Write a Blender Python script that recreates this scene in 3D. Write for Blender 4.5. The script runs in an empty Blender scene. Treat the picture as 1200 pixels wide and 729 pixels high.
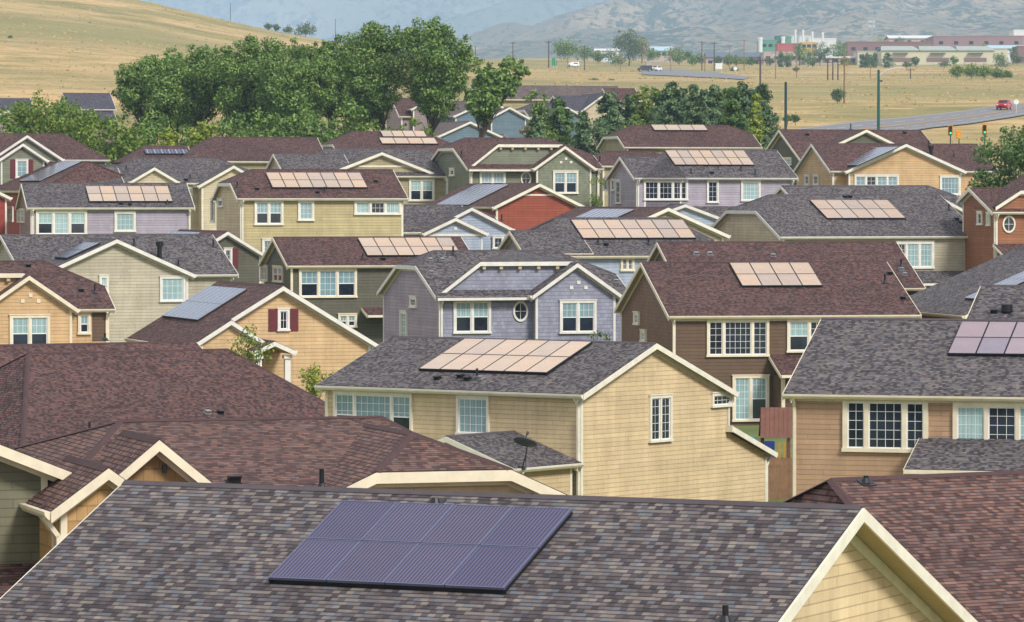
HAZE, CLOUD, SKYS, SUNE, EXPO = 1.0e-4, (7.6, 7.5, 7.5, 1), 0.105, 2.7, 0.36
import bpy, bmesh, math, random
from mathutils import Vector, noise
random.seed(7)
C = bpy.context.scene.collection
SC = bpy.context.scene
F = 5000.0            # focal length in pixels of a 1200 px wide picture
ZC = 20.0             # camera height
TH = math.atan2(134.5, F)
ct, st = math.cos(TH), math.sin(TH)

def ray(px, py):
    a, b = px - 600.0, 364.5 - py
    return Vector((a, F * ct + b * st, -F * st + b * ct))
CAM = Vector((0, 0, ZC))
def at(px, py, s):                 # the point seen at a pixel, s pixels per metre away
    return CAM + ray(px, py) / s
def at_y(px, py, Y):
    d = ray(px, py); return CAM + d * (Y / d.y)

def lin(c):
    c = c / 255.0
    return c / 12.92 if c <= 0.04045 else ((c + 0.055) / 1.055) ** 2.4
def rgb(r, g, b): return (lin(r), lin(g), lin(b), 1.0)

# ------------------------------------------------------------------ materials
MATS = {}
class NT:
    def __init__(s, name):
        m = bpy.data.materials.new(name); m.use_nodes = True
        s.m = m; s.t = m.node_tree; s.n = s.t.nodes; s.l = s.t.links
        s.b = s.n['Principled BSDF']; s.out = s.n['Material Output']
    def node(s, typ, **k):
        n = s.n.new(typ)
        for a, v in k.items(): setattr(n, a, v)
        return n
    def put(s, sock, v):
        if isinstance(v, bpy.types.NodeSocket): s.l.new(v, sock)
        elif v is not None: sock.default_value = v
    def math(s, op, a, b=None, c=None):
        n = s.node('ShaderNodeMath', operation=op)
        for i, v in enumerate((a, b, c)): s.put(n.inputs[i], v)
        return n.outputs[0]
    def mix(s, f, a, b, mode='MIX'):
        n = s.node('ShaderNodeMix', data_type='RGBA', blend_type=mode)
        s.put(n.inputs[0], f); s.put(n.inputs[6], a); s.put(n.inputs[7], b)
        return n.outputs[2]
    def noise(s, vec, scale, detail=3.0, rough=0.55):
        n = s.node('ShaderNodeTexNoise'); s.put(n.inputs['Vector'], vec)
        n.inputs['Scale'].default_value = scale; n.inputs['Detail'].default_value = detail
        n.inputs['Roughness'].default_value = rough
        return n.outputs['Fac']
    def ramp(s, fac, stops, const=False):
        n = s.node('ShaderNodeValToRGB'); r = n.color_ramp
        if const: r.interpolation = 'CONSTANT'
        while len(r.elements) < len(stops): r.elements.new(0.5)
        for e, (p, c) in zip(r.elements, stops): e.position = p; e.color = c
        s.put(n.inputs[0], fac); return n.outputs[0]
    def coord(s, which='Object'):
        return s.node('ShaderNodeTexCoord').outputs[which]
    def sep(s, v):
        n = s.node('ShaderNodeSeparateXYZ'); s.put(n.inputs[0], v); return n.outputs
    def comb(s, x, y, z=0.0):
        n = s.node('ShaderNodeCombineXYZ')
        for i, v in enumerate((x, y, z)): s.put(n.inputs[i], v)
        return n.outputs[0]
    def white(s, v, dim='2D'):
        n = s.node('ShaderNodeTexWhiteNoise', noise_dimensions=dim)
        s.put(n.inputs['W' if dim == '1D' else 'Vector'], v); return n.outputs['Value']
    def bump(s, h, strength, dist):
        n = s.node('ShaderNodeBump'); n.inputs['Strength'].default_value = strength
        n.inputs['Distance'].default_value = dist; s.put(n.inputs['Height'], h)
        s.l.new(n.outputs[0], s.b.inputs['Normal'])
    def color(s, c): s.put(s.b.inputs['Base Color'], c)
    def set(s, **k):
        for a, v in k.items(): s.put(s.b.inputs[a.replace('_', ' ')], v)
        return s

def plain(name, c, rough=0.6, metal=0.0, wear=0.10, spec=0.5):
    t = NT(name)
    if wear:
        nz = t.noise(t.coord(), 2.3, 5.0, 0.65)
        k = t.ramp(nz, [(0.3, (1 - wear,) * 3 + (1,)), (0.7, (1, 1, 1, 1))])
        t.color(t.mix(1.0, c, k, 'MULTIPLY'))
    else: t.color(c)
    t.set(Roughness=rough, Metallic=metal); t.b.inputs['Specular IOR Level'].default_value = spec
    return t.m

def shingle(name, cols, course=0.122, tab=0.125):
    t = NT(name)
    uv = t.sep(t.coord('UV'))
    v = t.math('DIVIDE', uv[1], course)
    row = t.math('FLOOR', v); fr = t.math('FRACT', v)
    r0 = t.white(row, '1D')
    wob = t.white(t.comb(row, t.math('FLOOR', t.math('MULTIPLY', uv[0], 0.31))), '2D')
    u = t.math('ADD', t.math('DIVIDE', uv[0], tab), t.math('MULTIPLY', r0, 17.0))
    cell = t.math('FLOOR', u)
    rnd = t.white(t.comb(cell, row), '2D')
    n = len(cols)
    c = t.ramp(rnd, [(i / n, k) for i, k in enumerate(cols)], True)
    r2 = t.white(t.comb(t.math('ADD', cell, 31.7), row), '2D')
    c = t.mix(1.0, c, t.ramp(r2, [(0, (.88, .88, .88, 1)), (1, (1.12, 1.12, 1.11, 1))]), 'MULTIPLY')
    ob = t.coord('UV')
    mp = t.node('ShaderNodeMapping'); mp.inputs['Scale'].default_value = (0.9, 2.6, 1); t.l.new(ob, mp.inputs[0])
    nz = t.noise(mp.outputs[0], 1.0, 5.0, 0.75)
    c = t.mix(1.0, c, t.ramp(nz, [(0.30, (0.66, 0.64, 0.64, 1)), (0.70, (1.28, 1.26, 1.26, 1))]), 'MULTIPLY')
    ns = t.noise(ob, 0.16, 3.0)
    c = t.mix(1.0, c, t.ramp(ns, [(0.35, (0.88, 0.88, 0.90, 1)), (0.65, (1.08, 1.06, 1.04, 1))]), 'MULTIPLY')
    gr = t.noise(ob, 60.0, 2.0)
    c = t.mix(1.0, c, t.ramp(gr, [(0.3, (0.8, 0.8, 0.8, 1)), (0.7, (1.15, 1.15, 1.15, 1))]), 'MULTIPLY')
    gap = t.math('LESS_THAN', fr, 0.24)  # shadow line along each course, painted into the shingle colour
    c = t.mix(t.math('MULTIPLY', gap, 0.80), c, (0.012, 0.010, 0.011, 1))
    t.color(c)
    h = t.math('ADD', t.math('SUBTRACT', 1.0, fr), t.math('MULTIPLY', rnd, 0.5))
    t.bump(h, 0.8, 0.02)
    t.set(Roughness=0.9); t.b.inputs['Specular IOR Level'].default_value = 0.25
    return t.m

def siding(name, c, lap=0.18, shake=False):
    t = NT(name)
    o = t.sep(t.coord())
    v = t.math('DIVIDE', o[2], lap)
    row = t.math('FLOOR', v); fr = t.math('FRACT', v)
    u = t.math('ADD', o[0], o[1])
    wd = 0.22 if shake else 3.3
    uu = t.math('ADD', t.math('DIVIDE', u, wd), t.math('MULTIPLY', t.white(row, '1D'), 13.0))
    rnd = t.white(t.comb(t.math('FLOOR', uu), row), '2D')
    lo = 0.82 if shake else 0.91
    col = t.mix(1.0, c, t.ramp(rnd, [(0, (lo, lo, lo, 1)), (1, (1.06, 1.06, 1.05, 1))]), 'MULTIPLY')
    nz = t.noise(t.coord(), 0.7, 6.0, 0.7)
    col = t.mix(1.0, col, t.ramp(nz, [(0.3, (0.82, 0.81, 0.80, 1)), (0.7, (1.06, 1.06, 1.06, 1))]), 'MULTIPLY')
    mp = t.node('ShaderNodeMapping'); mp.inputs['Scale'].default_value = (2.6, 2.6, .22); t.l.new(t.coord(), mp.inputs[0])
    col = t.mix(1.0, col, t.ramp(t.noise(mp.outputs[0], 1.0, 5.0, .7), [(.3, (.87, .86, .84, 1)), (.6, (1.03, 1.03, 1.03, 1))]), 'MULTIPLY')
    g = t.math('LESS_THAN', fr, 0.11)  # shadow line of each lap, painted into the siding colour
    jn = t.math('LESS_THAN', t.math('FRACT', uu), 0.06 if shake else 0.006)
    g = t.math('MAXIMUM', t.math('MULTIPLY', g, 0.46), t.math('MULTIPLY', jn, 0.45))
    col = t.mix(g, col, (c[0] * .25, c[1] * .22, c[2] * .2, 1))
    t.color(col)
    t.bump(t.math('SUBTRACT', 1.0, fr), 0.9, 0.02)
    t.set(Roughness=0.62); t.b.inputs['Specular IOR Level'].default_value = 0.35
    return t.m

def glass_panel(name, base, tint, metal, rough, pitch, line, linec, lw=0.10, grid=0):
    t = NT(name)
    uv = t.sep(t.coord('UV'))
    g = t.node('ShaderNodeNewGeometry')
    oi = t.node('ShaderNodeObjectInfo')
    fr = t.math('FRACT', t.math('DIVIDE', uv[0], pitch))
    ln = t.math('MULTIPLY', t.math('LESS_THAN', fr, lw), line)
    if grid:
        fr2 = t.math('FRACT', t.math('DIVIDE', uv[1], grid))
        ln = t.math('MAXIMUM', ln, t.math('MULTIPLY', t.math('LESS_THAN', fr2, 0.05), line))
    var = t.ramp(oi.outputs['Random'], [(0, (0.80, 0.84, 0.94, 1)), (0.35, (0.98, 0.95, 0.95, 1)), (0.7, (1.05, 0.98, 0.93, 1)), (1, (1.0, 1.02, 1.06, 1))])
    nz = t.noise(t.coord('UV'), 0.9, 3.0)
    c = t.mix(1.0, tint, var, 'MULTIPLY')
    c = t.mix(1.0, c, t.ramp(nz, [(0.3, (0.9, 0.9, 0.93, 1)), (0.7, (1.05, 1.03, 1.0, 1))]), 'MULTIPLY')
    t.color(t.mix(ln, c, linec))
    t.set(Metallic=metal, Roughness=rough)
    t.b.inputs['IOR'].default_value = 1.5
    t.b.inputs['Coat Weight'].default_value = 0.12; t.b.inputs['Coat Roughness'].default_value = 0.06
    return t.m

def foliage(name, dark, mid, light, trans=0.25):
    t = NT(name)
    g = t.node('ShaderNodeNewGeometry')
    nz = t.noise(t.coord(), 0.45, 3.0, 0.6)
    f = t.math('ADD', t.math('MULTIPLY', g.outputs['Random Per Island'], 0.55), t.math('MULTIPLY', nz, 0.5))
    c = t.ramp(f, [(0.2, dark), (0.5, mid), (0.85, light)])
    t.color(c); t.set(Roughness=0.55); t.b.inputs['Specular IOR Level'].default_value = 0.25
    tr = t.node('ShaderNodeBsdfTranslucent'); t.l.new(c, tr.inputs[0])
    mx = t.node('ShaderNodeMixShader'); mx.inputs[0].default_value = trans
    t.l.new(t.b.outputs[0], mx.inputs[1]); t.l.new(tr.outputs[0], mx.inputs[2]); t.l.new(mx.outputs[0], t.out.inputs[0])
    return t.m

M = MATS
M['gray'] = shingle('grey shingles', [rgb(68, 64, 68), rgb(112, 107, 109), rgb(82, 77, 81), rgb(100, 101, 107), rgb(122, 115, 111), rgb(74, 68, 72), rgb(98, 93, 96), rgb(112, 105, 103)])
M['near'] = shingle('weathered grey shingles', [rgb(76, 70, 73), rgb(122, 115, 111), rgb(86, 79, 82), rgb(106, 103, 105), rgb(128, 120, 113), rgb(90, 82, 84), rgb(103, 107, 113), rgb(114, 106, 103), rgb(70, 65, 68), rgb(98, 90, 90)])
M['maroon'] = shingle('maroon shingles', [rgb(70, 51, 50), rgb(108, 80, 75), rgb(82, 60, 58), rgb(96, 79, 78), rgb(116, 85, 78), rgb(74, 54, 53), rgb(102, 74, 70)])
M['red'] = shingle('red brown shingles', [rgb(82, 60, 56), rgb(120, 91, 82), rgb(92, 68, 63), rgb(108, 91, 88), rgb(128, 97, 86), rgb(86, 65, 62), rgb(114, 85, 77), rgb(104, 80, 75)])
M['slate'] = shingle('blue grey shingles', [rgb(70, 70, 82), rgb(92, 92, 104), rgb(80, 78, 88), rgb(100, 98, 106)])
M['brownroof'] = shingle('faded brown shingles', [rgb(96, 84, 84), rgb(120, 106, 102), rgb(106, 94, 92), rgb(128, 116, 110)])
M['cap'] = plain('grey ridge cap', rgb(82, 74, 78), 0.9, wear=0.3); M['mcap'] = plain('maroon ridge cap', rgb(78, 54, 54), 0.9, wear=0.3)
M['edge'] = plain('shingle edge', rgb(48, 42, 44), 0.9)
M['cream'] = plain('cream trim', rgb(232, 219, 192), 0.5, wear=.2)
M['white'] = plain('white trim', rgb(228, 224, 214), 0.5, wear=.2)
M['ivory'] = plain('ivory trim', rgb(234, 228, 208), 0.5, wear=.2)
M['sash'] = plain('white sash', rgb(232, 232, 230), 0.4)
M['soffit'] = plain('soffit', rgb(186, 166, 128), 0.6)
W = {}
def wall(k, r, g, b, shake=False, lap=0.18): W[k] = siding('siding ' + k, rgb(r, g, b), lap, shake)
wall('yellow', 210, 188, 148); wall('tan', 188, 169, 134); wall('brown tan', 176, 144, 114)
wall('dark brown', 100, 78, 58); wall('brown', 122, 90, 60, True); wall('lilac', 168, 160, 172)
wall('purple', 164, 150, 162); wall('blue', 146, 149, 167, True, 0.2); wall('ochre', 150, 118, 74, True, 0.3)
wall('amber', 200, 160, 106, True, 0.3); wall('green', 112, 110, 88); wall('olive', 124, 128, 108)
wall('olive shake', 128, 134, 112, True, 0.2); wall('moss', 92, 90, 74); wall('beige', 182, 174, 152)
wall('sand', 168, 156, 122); wall('lemon', 186, 172, 128); wall('orange tan', 202, 168, 124)
wall('orange brown', 150, 98, 66); wall('barn', 152, 74, 52); wall('sky', 166, 178, 196); wall('apricot', 206, 174, 130)
wall('teal', 104, 126, 138); wall('cream', 206, 192, 160); wall('brick', 150, 60, 48); wall('mauve', 150, 134, 134)
M['pl'] = None
def pane(name, c, rough, spec=0.6, curtain=False):
    t = NT(name)
    if curtain:
        o = t.sep(t.coord()); u = t.math('ADD', o[0], o[1])
        w = t.math('SINE', t.math('MULTIPLY', u, 42.0))
        nz = t.noise(t.coord(), 0.6, 2.0)
        k = t.ramp(t.math('ADD', t.math('MULTIPLY', w, 0.12), nz), [(0.3, (0.72, 0.74, 0.76, 1)), (0.75, (1.1, 1.1, 1.1, 1))])
        t.color(t.mix(1.0, c, k, 'MULTIPLY'))
    else:
        nz = t.noise(t.coord(), 0.8, 2.0)
        t.color(t.mix(1.0, c, t.ramp(nz, [(0.35, (0.5, 0.5, 0.55, 1)), (0.7, (1.5, 1.5, 1.5, 1))]), 'MULTIPLY'))
    oi = t.node('ShaderNodeObjectInfo'); src = t.b.inputs['Base Color'].links[0].from_socket
    t.color(t.mix(1.0, src, t.ramp(oi.outputs['Random'], [(0, (.62, .66, .72, 1)), (.5, (.95, .95, .95, 1)), (1, (1.2, 1.16, 1.1, 1))]), 'MULTIPLY'))
    t.set(Roughness=rough); t.b.inputs['Specular IOR Level'].default_value = spec
    return t.m
M['pl'] = pane('curtained glass', rgb(150, 178, 180), 0.12, 0.6, True)
M['pd'] = pane('dark glass', rgb(38, 46, 56), 0.06, 0.7)
M['shutter'] = plain('maroon shutter', rgb(104, 34, 42), 0.5)
M['black'] = plain('black metal', rgb(28, 27, 30), 0.5, 0.3)
M['blackplastic'] = plain('black plastic', rgb(34, 33, 36), 0.45)
M['steel'] = plain('galvanised steel', rgb(176, 178, 182), 0.35, 0.7)
M['peach'] = glass_panel('warm thin film glass', 0, rgb(240, 212, 184), 0.82, 0.09, 0.06, 0.10, rgb(150, 130, 126))  # peach is the warm cloud reflection, put into the metallic tint
M['mauvepv'] = glass_panel('mauve thin film glass', 0, rgb(186, 168, 176), 0.8, 0.09, 0.06, 0.10, rgb(130, 118, 122))
M['violet'] = glass_panel('violet thin film glass', 0, rgb(112, 106, 142), 0.84, 0.06, 0.066, 0.85, rgb(44, 38, 58), 0.42)
M['bluepv'] = glass_panel('silver blue cells', 0, rgb(84, 92, 122), 0.75, 0.24, 0.33, 0.9, rgb(190, 198, 214), 0.2)
M['frame'] = plain('panel frame', rgb(60, 58, 66), 0.4, 0.6)
M['vframe'] = plain('violet grey frame', rgb(118, 122, 150), 0.3, 0.6)
M['silver'] = plain('silver frame', rgb(186, 188, 196), 0.35, 0.7)
M['wood'] = plain('weathered wood', rgb(150, 112, 84), 0.8, wear=0.35)
M['redwood'] = plain('red cedar', rgb(122, 78, 62), 0.75, wear=0.35)

# ------------------------------------------------------------------ mesh builder
class MB:
    def __init__(s): s.v = []; s.f = []; s.m = []; s.uv = {}
    def poly(s, pts, mat=0, uv=None):
        b = len(s.v); s.v += [tuple(p) for p in pts]
        s.f.append(tuple(range(b, b + len(pts)))); s.m.append(mat)
        if uv: s.uv[len(s.f) - 1] = uv
    def hexa(s, p, mat=0):            # p: 8 corners, bottom four then top four
        b = len(s.v); s.v += [tuple(q) for q in p]
        for q in ((3, 2, 1, 0), (4, 5, 6, 7), (0, 1, 5, 4), (1, 2, 6, 5), (2, 3, 7, 6), (3, 0, 4, 7)):
            s.f.append(tuple(b + i for i in q)); s.m.append(mat)
    def box(s, x0, x1, y0, y1, z0, z1, mat=0):
        s.hexa([(x0, y0, z0), (x1, y0, z0), (x1, y1, z0), (x0, y1, z0), (x0, y0, z1), (x1, y0, z1), (x1, y1, z1), (x0, y1, z1)], mat)
    def loft(s, A, B, mat=0, caps=True):  # two rings with the same count
        n = len(A); b = len(s.v); s.v += [tuple(p) for p in A] + [tuple(p) for p in B]
        for i in range(n):
            j = (i + 1) % n; s.f.append((b + i, b + j, b + n + j, b + n + i)); s.m.append(mat)
        if caps:
            s.f.append(tuple(b + i for i in reversed(range(n)))); s.m.append(mat)
            s.f.append(tuple(b + n + i for i in range(n))); s.m.append(mat)
    def tube(s, p, q, r0, r1=None, n=8, mat=0):
        p, q = Vector(p), Vector(q); r1 = r0 if r1 is None else r1
        d = (q - p).normalized(); a = d.orthogonal().normalized(); b = d.cross(a)
        cs = [(math.cos(2 * math.pi * i / n), math.sin(2 * math.pi * i / n)) for i in range(n)]
        s.loft([p + a * (r0 * c) + b * (r0 * k) for c, k in cs], [q + a * (r1 * c) + b * (r1 * k) for c, k in cs], mat)
    def beam(s, p, q, w, h, mat=0, up=(0, 0, 1)):   # rectangular bar from p to q
        p, q = Vector(p), Vector(q); d = (q - p).normalized()
        side = d.cross(Vector(up)); side = (side if side.length > 1e-4 else Vector((1, 0, 0))).normalized() * (w / 2)
        u = side.cross(d).normalized() * (h / 2)
        s.loft([p - side - u, p + side - u, p + side + u, p - side + u], [q - side - u, q + side - u, q + side + u, q - side + u], mat)
    def build(s, name, mats, parent=None, fix=True, loc=None):
        me = bpy.data.meshes.new(name); me.from_pydata(s.v, [], s.f)
        for k in (mats if isinstance(mats, (list, tuple)) else [mats]): me.materials.append(k)
        if any(s.m): me.polygons.foreach_set('material_index', s.m)
        if s.uv:
            l = me.uv_layers.new(name='UVMap')
            for i, p in enumerate(me.polygons):
                u = s.uv.get(i)
                if u:
                    for k, li in enumerate(p.loop_indices): l.data[li].uv = u[k]
        if fix:
            bm = bmesh.new(); bm.from_mesh(me); bmesh.ops.recalc_face_normals(bm, faces=bm.faces); bm.to_mesh(me); bm.free()
        o = bpy.data.objects.new(name, me); C.objects.link(o)
        if parent: o.parent = parent
        if loc: o.location = loc
        return o

def thing(name, label, cat, loc, rz=0.0, group=None):
    o = bpy.data.objects.new(name, None); C.objects.link(o); o.empty_display_size = 0.3
    o.location = loc; o.rotation_euler = (0, 0, rz); o['label'] = label; o['category'] = cat
    if group: o['group'] = group
    return o
def tag(o, label, cat, group=None):
    o['label'] = label; o['category'] = cat
    if group: o['group'] = group
    return o
def struct(o, kind='structure'): o['kind'] = kind; return o

# ------------------------------------------------------------------ houses
HOUSES = []
class Block: pass
class House:
    def __init__(s, label, sc, phi, px, loc=(0, 0, 5.6), wallm='tan', roofm='gray', trim='ivory', name='house'):
        s.phi = math.radians(phi); s.xd = Vector((math.cos(s.phi), -math.sin(s.phi), 0)); s.yd = Vector((math.sin(s.phi), math.cos(s.phi), 0))
        A = at(px[0], px[1], sc); l = loc
        s.O = A - s.xd * l[0] - s.yd * l[1] - Vector((0, 0, l[2]))
        s.e = thing(name, label, 'house', s.O, -s.phi, 'houses of the development')
        s.wallm, s.roofm, s.trimm = W[wallm], M[roofm], M[trim]
        s.walls = {}; s.roof = MB(); s.pieces = []; s.blocks = []; s.vents = []; s.downs = []; s.sc = sc
        HOUSES.append(s)
    def loc(s, p):
        d = Vector(p) - s.O; return Vector((d.dot(s.xd), d.dot(s.yd), d.z))
    def world(s, p): return s.O + s.xd * p[0] + s.yd * p[1] + Vector((0, 0, p[2]))
    def hit(s, px, py, point, normal):
        d = ray(px, py); dl = Vector((d.dot(s.xd), d.dot(s.yd), d.z)); o = s.loc(CAM)
        n = Vector(normal); t = (Vector(point) - o).dot(n) / dl.dot(n)
        return o + dl * t
    def X(s, px, y=0.0, py=300): return s.hit(px, py, (0, y, 0), (0, 1, 0)).x
    def Y(s, px, x=0.0, py=300): return s.hit(px, py, (x, 0, 0), (1, 0, 0)).y
    def piece(s, name):
        m = MB(); s.pieces.append((name, m)); return m
    @property
    def trim(s): return s.piece('trim_board')
    @property
    def gut(s): return s.piece('gutter')
    def wmb(s, m):
        m = W[m] if isinstance(m, str) else (m or s.wallm)
        return s.walls.setdefault(m.name, (MB(), m))[0]
    def slab(s, pts, th=0.13, off=None):
        P = [Vector(p) for p in pts]; n = (P[1] - P[0]).cross(P[2] - P[0])
        if n.length < 1e-6: return
        if n.z < 0: P.reverse(); n = -n
        n.normalize()
        u = Vector((0, 0, 1)).cross(n); u = u.normalized() if u.length > 1e-5 else Vector((1, 0, 0)); v = n.cross(u)
        ox = random.uniform(0, 90)
        s.roof.poly(P, 0, [((p.dot(u)) + ox, p.dot(v) + 50) for p in P])
        D = Vector((0, 0, -th)); Q = [p + D for p in P]
        s.roof.poly(list(reversed(Q)), 2)
        for i in range(len(P)):
            j = (i + 1) % len(P); s.roof.poly([P[j], P[i], Q[i], Q[j]], 1)
    def capline(s, p, q, w=0.12, t=.3):
        p, q = Vector(p), Vector(q); d = (q - p)
        if d.length < 0.2: return
        h = Vector((d.x, d.y, 0)).normalized(); side = Vector((-h.y, h.x, 0)) * w
        up = Vector((0, 0, 0.03)); dn = Vector((0, 0, .012 - w * t))
        s.roof.loft([p + side + dn, p + up, p - side + dn], [q + side + dn, q + up, q - side + dn], 3)
    def gable(s, ax, a0, a1, b0, b1, ze, t, j0=0.0, j1=0.0, oh=0.3, wm=None, zb=-1.6, bc=None, hp=None, walls=True, rake=True, gut=True, wm0=None, corners=True):
        """ax 'x': ridge runs along x. a = along the ridge, b = across it (roof edges). returns a Block"""
        P = (lambda a, b, z: Vector((a, b, z))) if ax == 'x' else (lambda a, b, z: Vector((b, a, z)))
        bc = (b0 + b1) / 2 if bc is None else bc
        zr = ze + t * (bc - b0); ze1 = zr - t * (b1 - bc)
        hp = hp or t * 1.15
        hp = hp if isinstance(hp, tuple) else (hp, hp)
        def end(j, k):
            zj = zr - j * (zr - max(ze, ze1)); w = (zr - zj) / t; return zj, bc - w, bc + w, (zr - zj) / k
        zA, A0, A1, dA = end(j0, hp[0]); zB, B0, B1, dB = end(j1, hp[1])
        sideL = [P(a0, b0, ze), P(a1, b0, ze)] + ([P(a1, B0, zB)] if 0 < j1 else []) + [P(a1 - dB, bc, zr), P(a0 + dA, bc, zr)] + ([P(a0, A0, zA)] if 0 < j0 else [])
        sideR = [P(a0, b1, ze1), P(a1, b1, ze1)] + ([P(a1, B1, zB)] if 0 < j1 else []) + [P(a1 - dB, bc, zr), P(a0 + dA, bc, zr)] + ([P(a0, A1, zA)] if 0 < j0 else [])
        def clean(L):
            o = []
            for p in L:
                if not o or (p - o[-1]).length > 1e-3: o.append(p)
            if (o[0] - o[-1]).length < 1e-3: o.pop()
            return o
        s.slab(clean(sideL)); s.slab(clean(sideR))
        s.capline(P(a0 + dA, bc, zr), P(a1 - dB, bc, zr), .12, t)
        for (j, z, c0, c1, d, a, sg) in ((j0, zA, A0, A1, dA, a0, 1), (j1, zB, B0, B1, dB, a1, -1)):
            if j > 0:
                s.slab([P(a, c0, z), P(a, c1, z), P(a + sg * d, bc, zr)])
                s.capline(P(a, c0, z), P(a + sg * d, bc, zr), 0.11); s.capline(P(a, c1, z), P(a + sg * d, bc, zr), 0.11)
            if rake:
                pts = [(b0, ze)] + ([(c0, z), (c1, z)] if 0 < j < 1 else ([] if j >= 1 else [(bc, zr)])) + [(b1, ze1)]
                x0, x1 = (a - 0.045, a - 0.003) if sg > 0 else (a + 0.003, a + 0.045)
                rk, fz = s.piece('rake_board') if len(pts) > 2 else MB(), s.piece('frieze_board') if walls and oh > 0.15 and j < 1 else MB()
                for (p0, p1) in zip(pts, pts[1:]):
                    h = 0.24; e = 0.02
                    rk.hexa([P(x0, p0[0], p0[1] - h), P(x1, p0[0], p0[1] - h), P(x1, p1[0], p1[1] - h), P(x0, p1[0], p1[1] - h),
                                 P(x0, p0[0], p0[1] - e), P(x1, p0[0], p0[1] - e), P(x1, p1[0], p1[1] - e), P(x0, p1[0], p1[1] - e)])
                    # inner frieze board against the wall below the soffit
                    xi = a + sg * (oh - 0.035); xj = a + sg * (oh - 0.002)
                    if walls and oh > 0.15 and j < 1:
                        fz.hexa([P(xi, p0[0], p0[1] - .34), P(xj, p0[0], p0[1] - .34), P(xj, p1[0], p1[1] - .34), P(xi, p1[0], p1[1] - .34),
                                     P(xi, p0[0], p0[1] - .14), P(xj, p0[0], p0[1] - .14), P(xj, p1[0], p1[1] - .14), P(xi, p1[0], p1[1] - .14)])
        if gut:
            for (b, z, sg) in ((b0, ze, -1), (b1, ze1, 1)):
                f = lambda k: b + sg * k
                A = [P(a0, f(-.03), z - .20), P(a0, f(.055), z - .17), P(a0, f(.12), z - .09), P(a0, f(.13), z - .02), P(a0, f(.0), z - .02), P(a0, f(-.03), z - .06)]
                B = [p + (P(a1, 0, 0) - P(a0, 0, 0)) for p in A]
                s.gut.loft(A, B)
        if walls:
            u = 0.16
            def ring(a, zj, c0, c1, j):
                zt0 = ze + t * oh - u; zt1 = ze1 + t * oh - u
                if j <= 0: c0, c1, zz = bc - 0.01, bc + 0.01, zr - u - 0.01
                else: zz = zj - u
                c0 = max(c0, b0 + oh + .002); c1 = min(c1, b1 - oh - .002)
                return [P(a, b0 + oh, zb), P(a, b1 - oh, zb), P(a, b1 - oh, min(zt1, zz) if j >= 1 else zt1), P(a, c1, zz), P(a, c0, zz), P(a, b0 + oh, min(zt0, zz) if j >= 1 else zt0)]
            s.wmb(wm).loft(ring(a0 + oh, zA, A0, A1, j0), ring(a1 - oh, zB, B0, B1, j1))
            for a, sa in () if not corners else ((a0 + oh, -1), (a1 - oh, 1)):
                for b, sb, zt in ((b0 + oh, -1, ze), (b1 - oh, 1, ze1)):
                    # corner boards
                    q = [P(a + sa * .03, b + sb * .03, zb), P(a - sa * .10, b - sb * .10, zt + t * oh - u - .02)]
                    s.piece('corner_board').box(min(q[0].x, q[1].x), max(q[0].x, q[1].x), min(q[0].y, q[1].y), max(q[0].y, q[1].y), zb, zt + t * oh - u - .03)
        B = Block(); B.ax = ax; B.a0, B.a1, B.b0, B.b1, B.ze, B.t, B.zr, B.bc, B.oh = a0, a1, b0, b1, ze, t, zr, bc, oh
        if ax == 'x':
            B.faces = {'f': (1, b0 + oh), 'b': (1, b1 - oh), 'l': (0, a0 + oh), 'r': (0, a1 - oh)}
            B.planes = {'f': (P(a0, b0, ze), Vector((0, -t, 1)).normalized(), Vector((0, 1, t)).normalized()), 'b': (P(a0, b1, ze1), Vector((0, t, 1)).normalized(), Vector((0, -1, t)).normalized())}
        else:
            B.faces = {'f': (1, a0 + oh), 'b': (1, a1 - oh), 'l': (0, b0 + oh), 'r': (0, b1 - oh)}
            B.planes = {'l': (P(a0, b0, ze), Vector((-t, 0, 1)).normalized(), Vector((1, 0, t)).normalized()), 'r': (P(a0, b1, ze1), Vector((t, 0, 1)).normalized(), Vector((-1, 0, t)).normalized())}
        s.blocks.append(B); return B
    def front(s, B, m, z0=-1.6):
        y = B.b0 + B.oh; s.wmb(m).box(B.a0 + B.oh + .002, B.a1 - B.oh - .002, y - .018, y - .001, z0, B.ze + B.t * B.oh - .17); B.faces['f'] = (1, y - .018)
    def lean(s, x0, x1, y0, y1, z0, z1, wm=None, zb=-1.6, walls=True, oh=0.2):
        """a single slope rising from y0 (z0) to y1 (z1)"""
        s.slab([(x0, y0, z0), (x1, y0, z0), (x1, y1, z1), (x0, y1, z1)])
        sg = -1 if y0 < y1 else 1
        s.gut.box(x0, x1, min(y0, y0 + sg * .11), max(y0, y0 + sg * .11), z0 - .16, z0 - .02)
        for x in (x0, x1):
            xa, xb = (x - .04, x - .003) if x == x0 else (x + .003, x + .04)
            s.trim.hexa([(xa, y0, z0 - .2), (xb, y0, z0 - .2), (xb, y1, z1 - .2), (xa, y1, z1 - .2), (xa, y0, z0 - .02), (xb, y0, z0 - .02), (xb, y1, z1 - .02), (xa, y1, z1 - .02)])
        if walls:
            k = (z1 - z0) / (y1 - y0); ya = y0 - sg * oh
            A = [(x0 + oh, ya, zb), (x0 + oh, y1, zb), (x0 + oh, y1, z1 - .16), (x0 + oh, ya, z0 + k * (ya - y0) - .16)]
            s.wmb(wm).loft(A, [(x1 - oh, p[1], p[2]) for p in A])
    def fbox(s, mb, face, u0, u1, z0, z1, d0, d1, mat=0):
        ax, c, sg = face
        lo, hi = sorted((c + sg * d0, c + sg * d1))
        if ax == 1: mb.box(u0, u1, lo, hi, z0, z1, mat)
        else: mb.box(lo, hi, u0, u1, z0, z1, mat)
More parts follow.
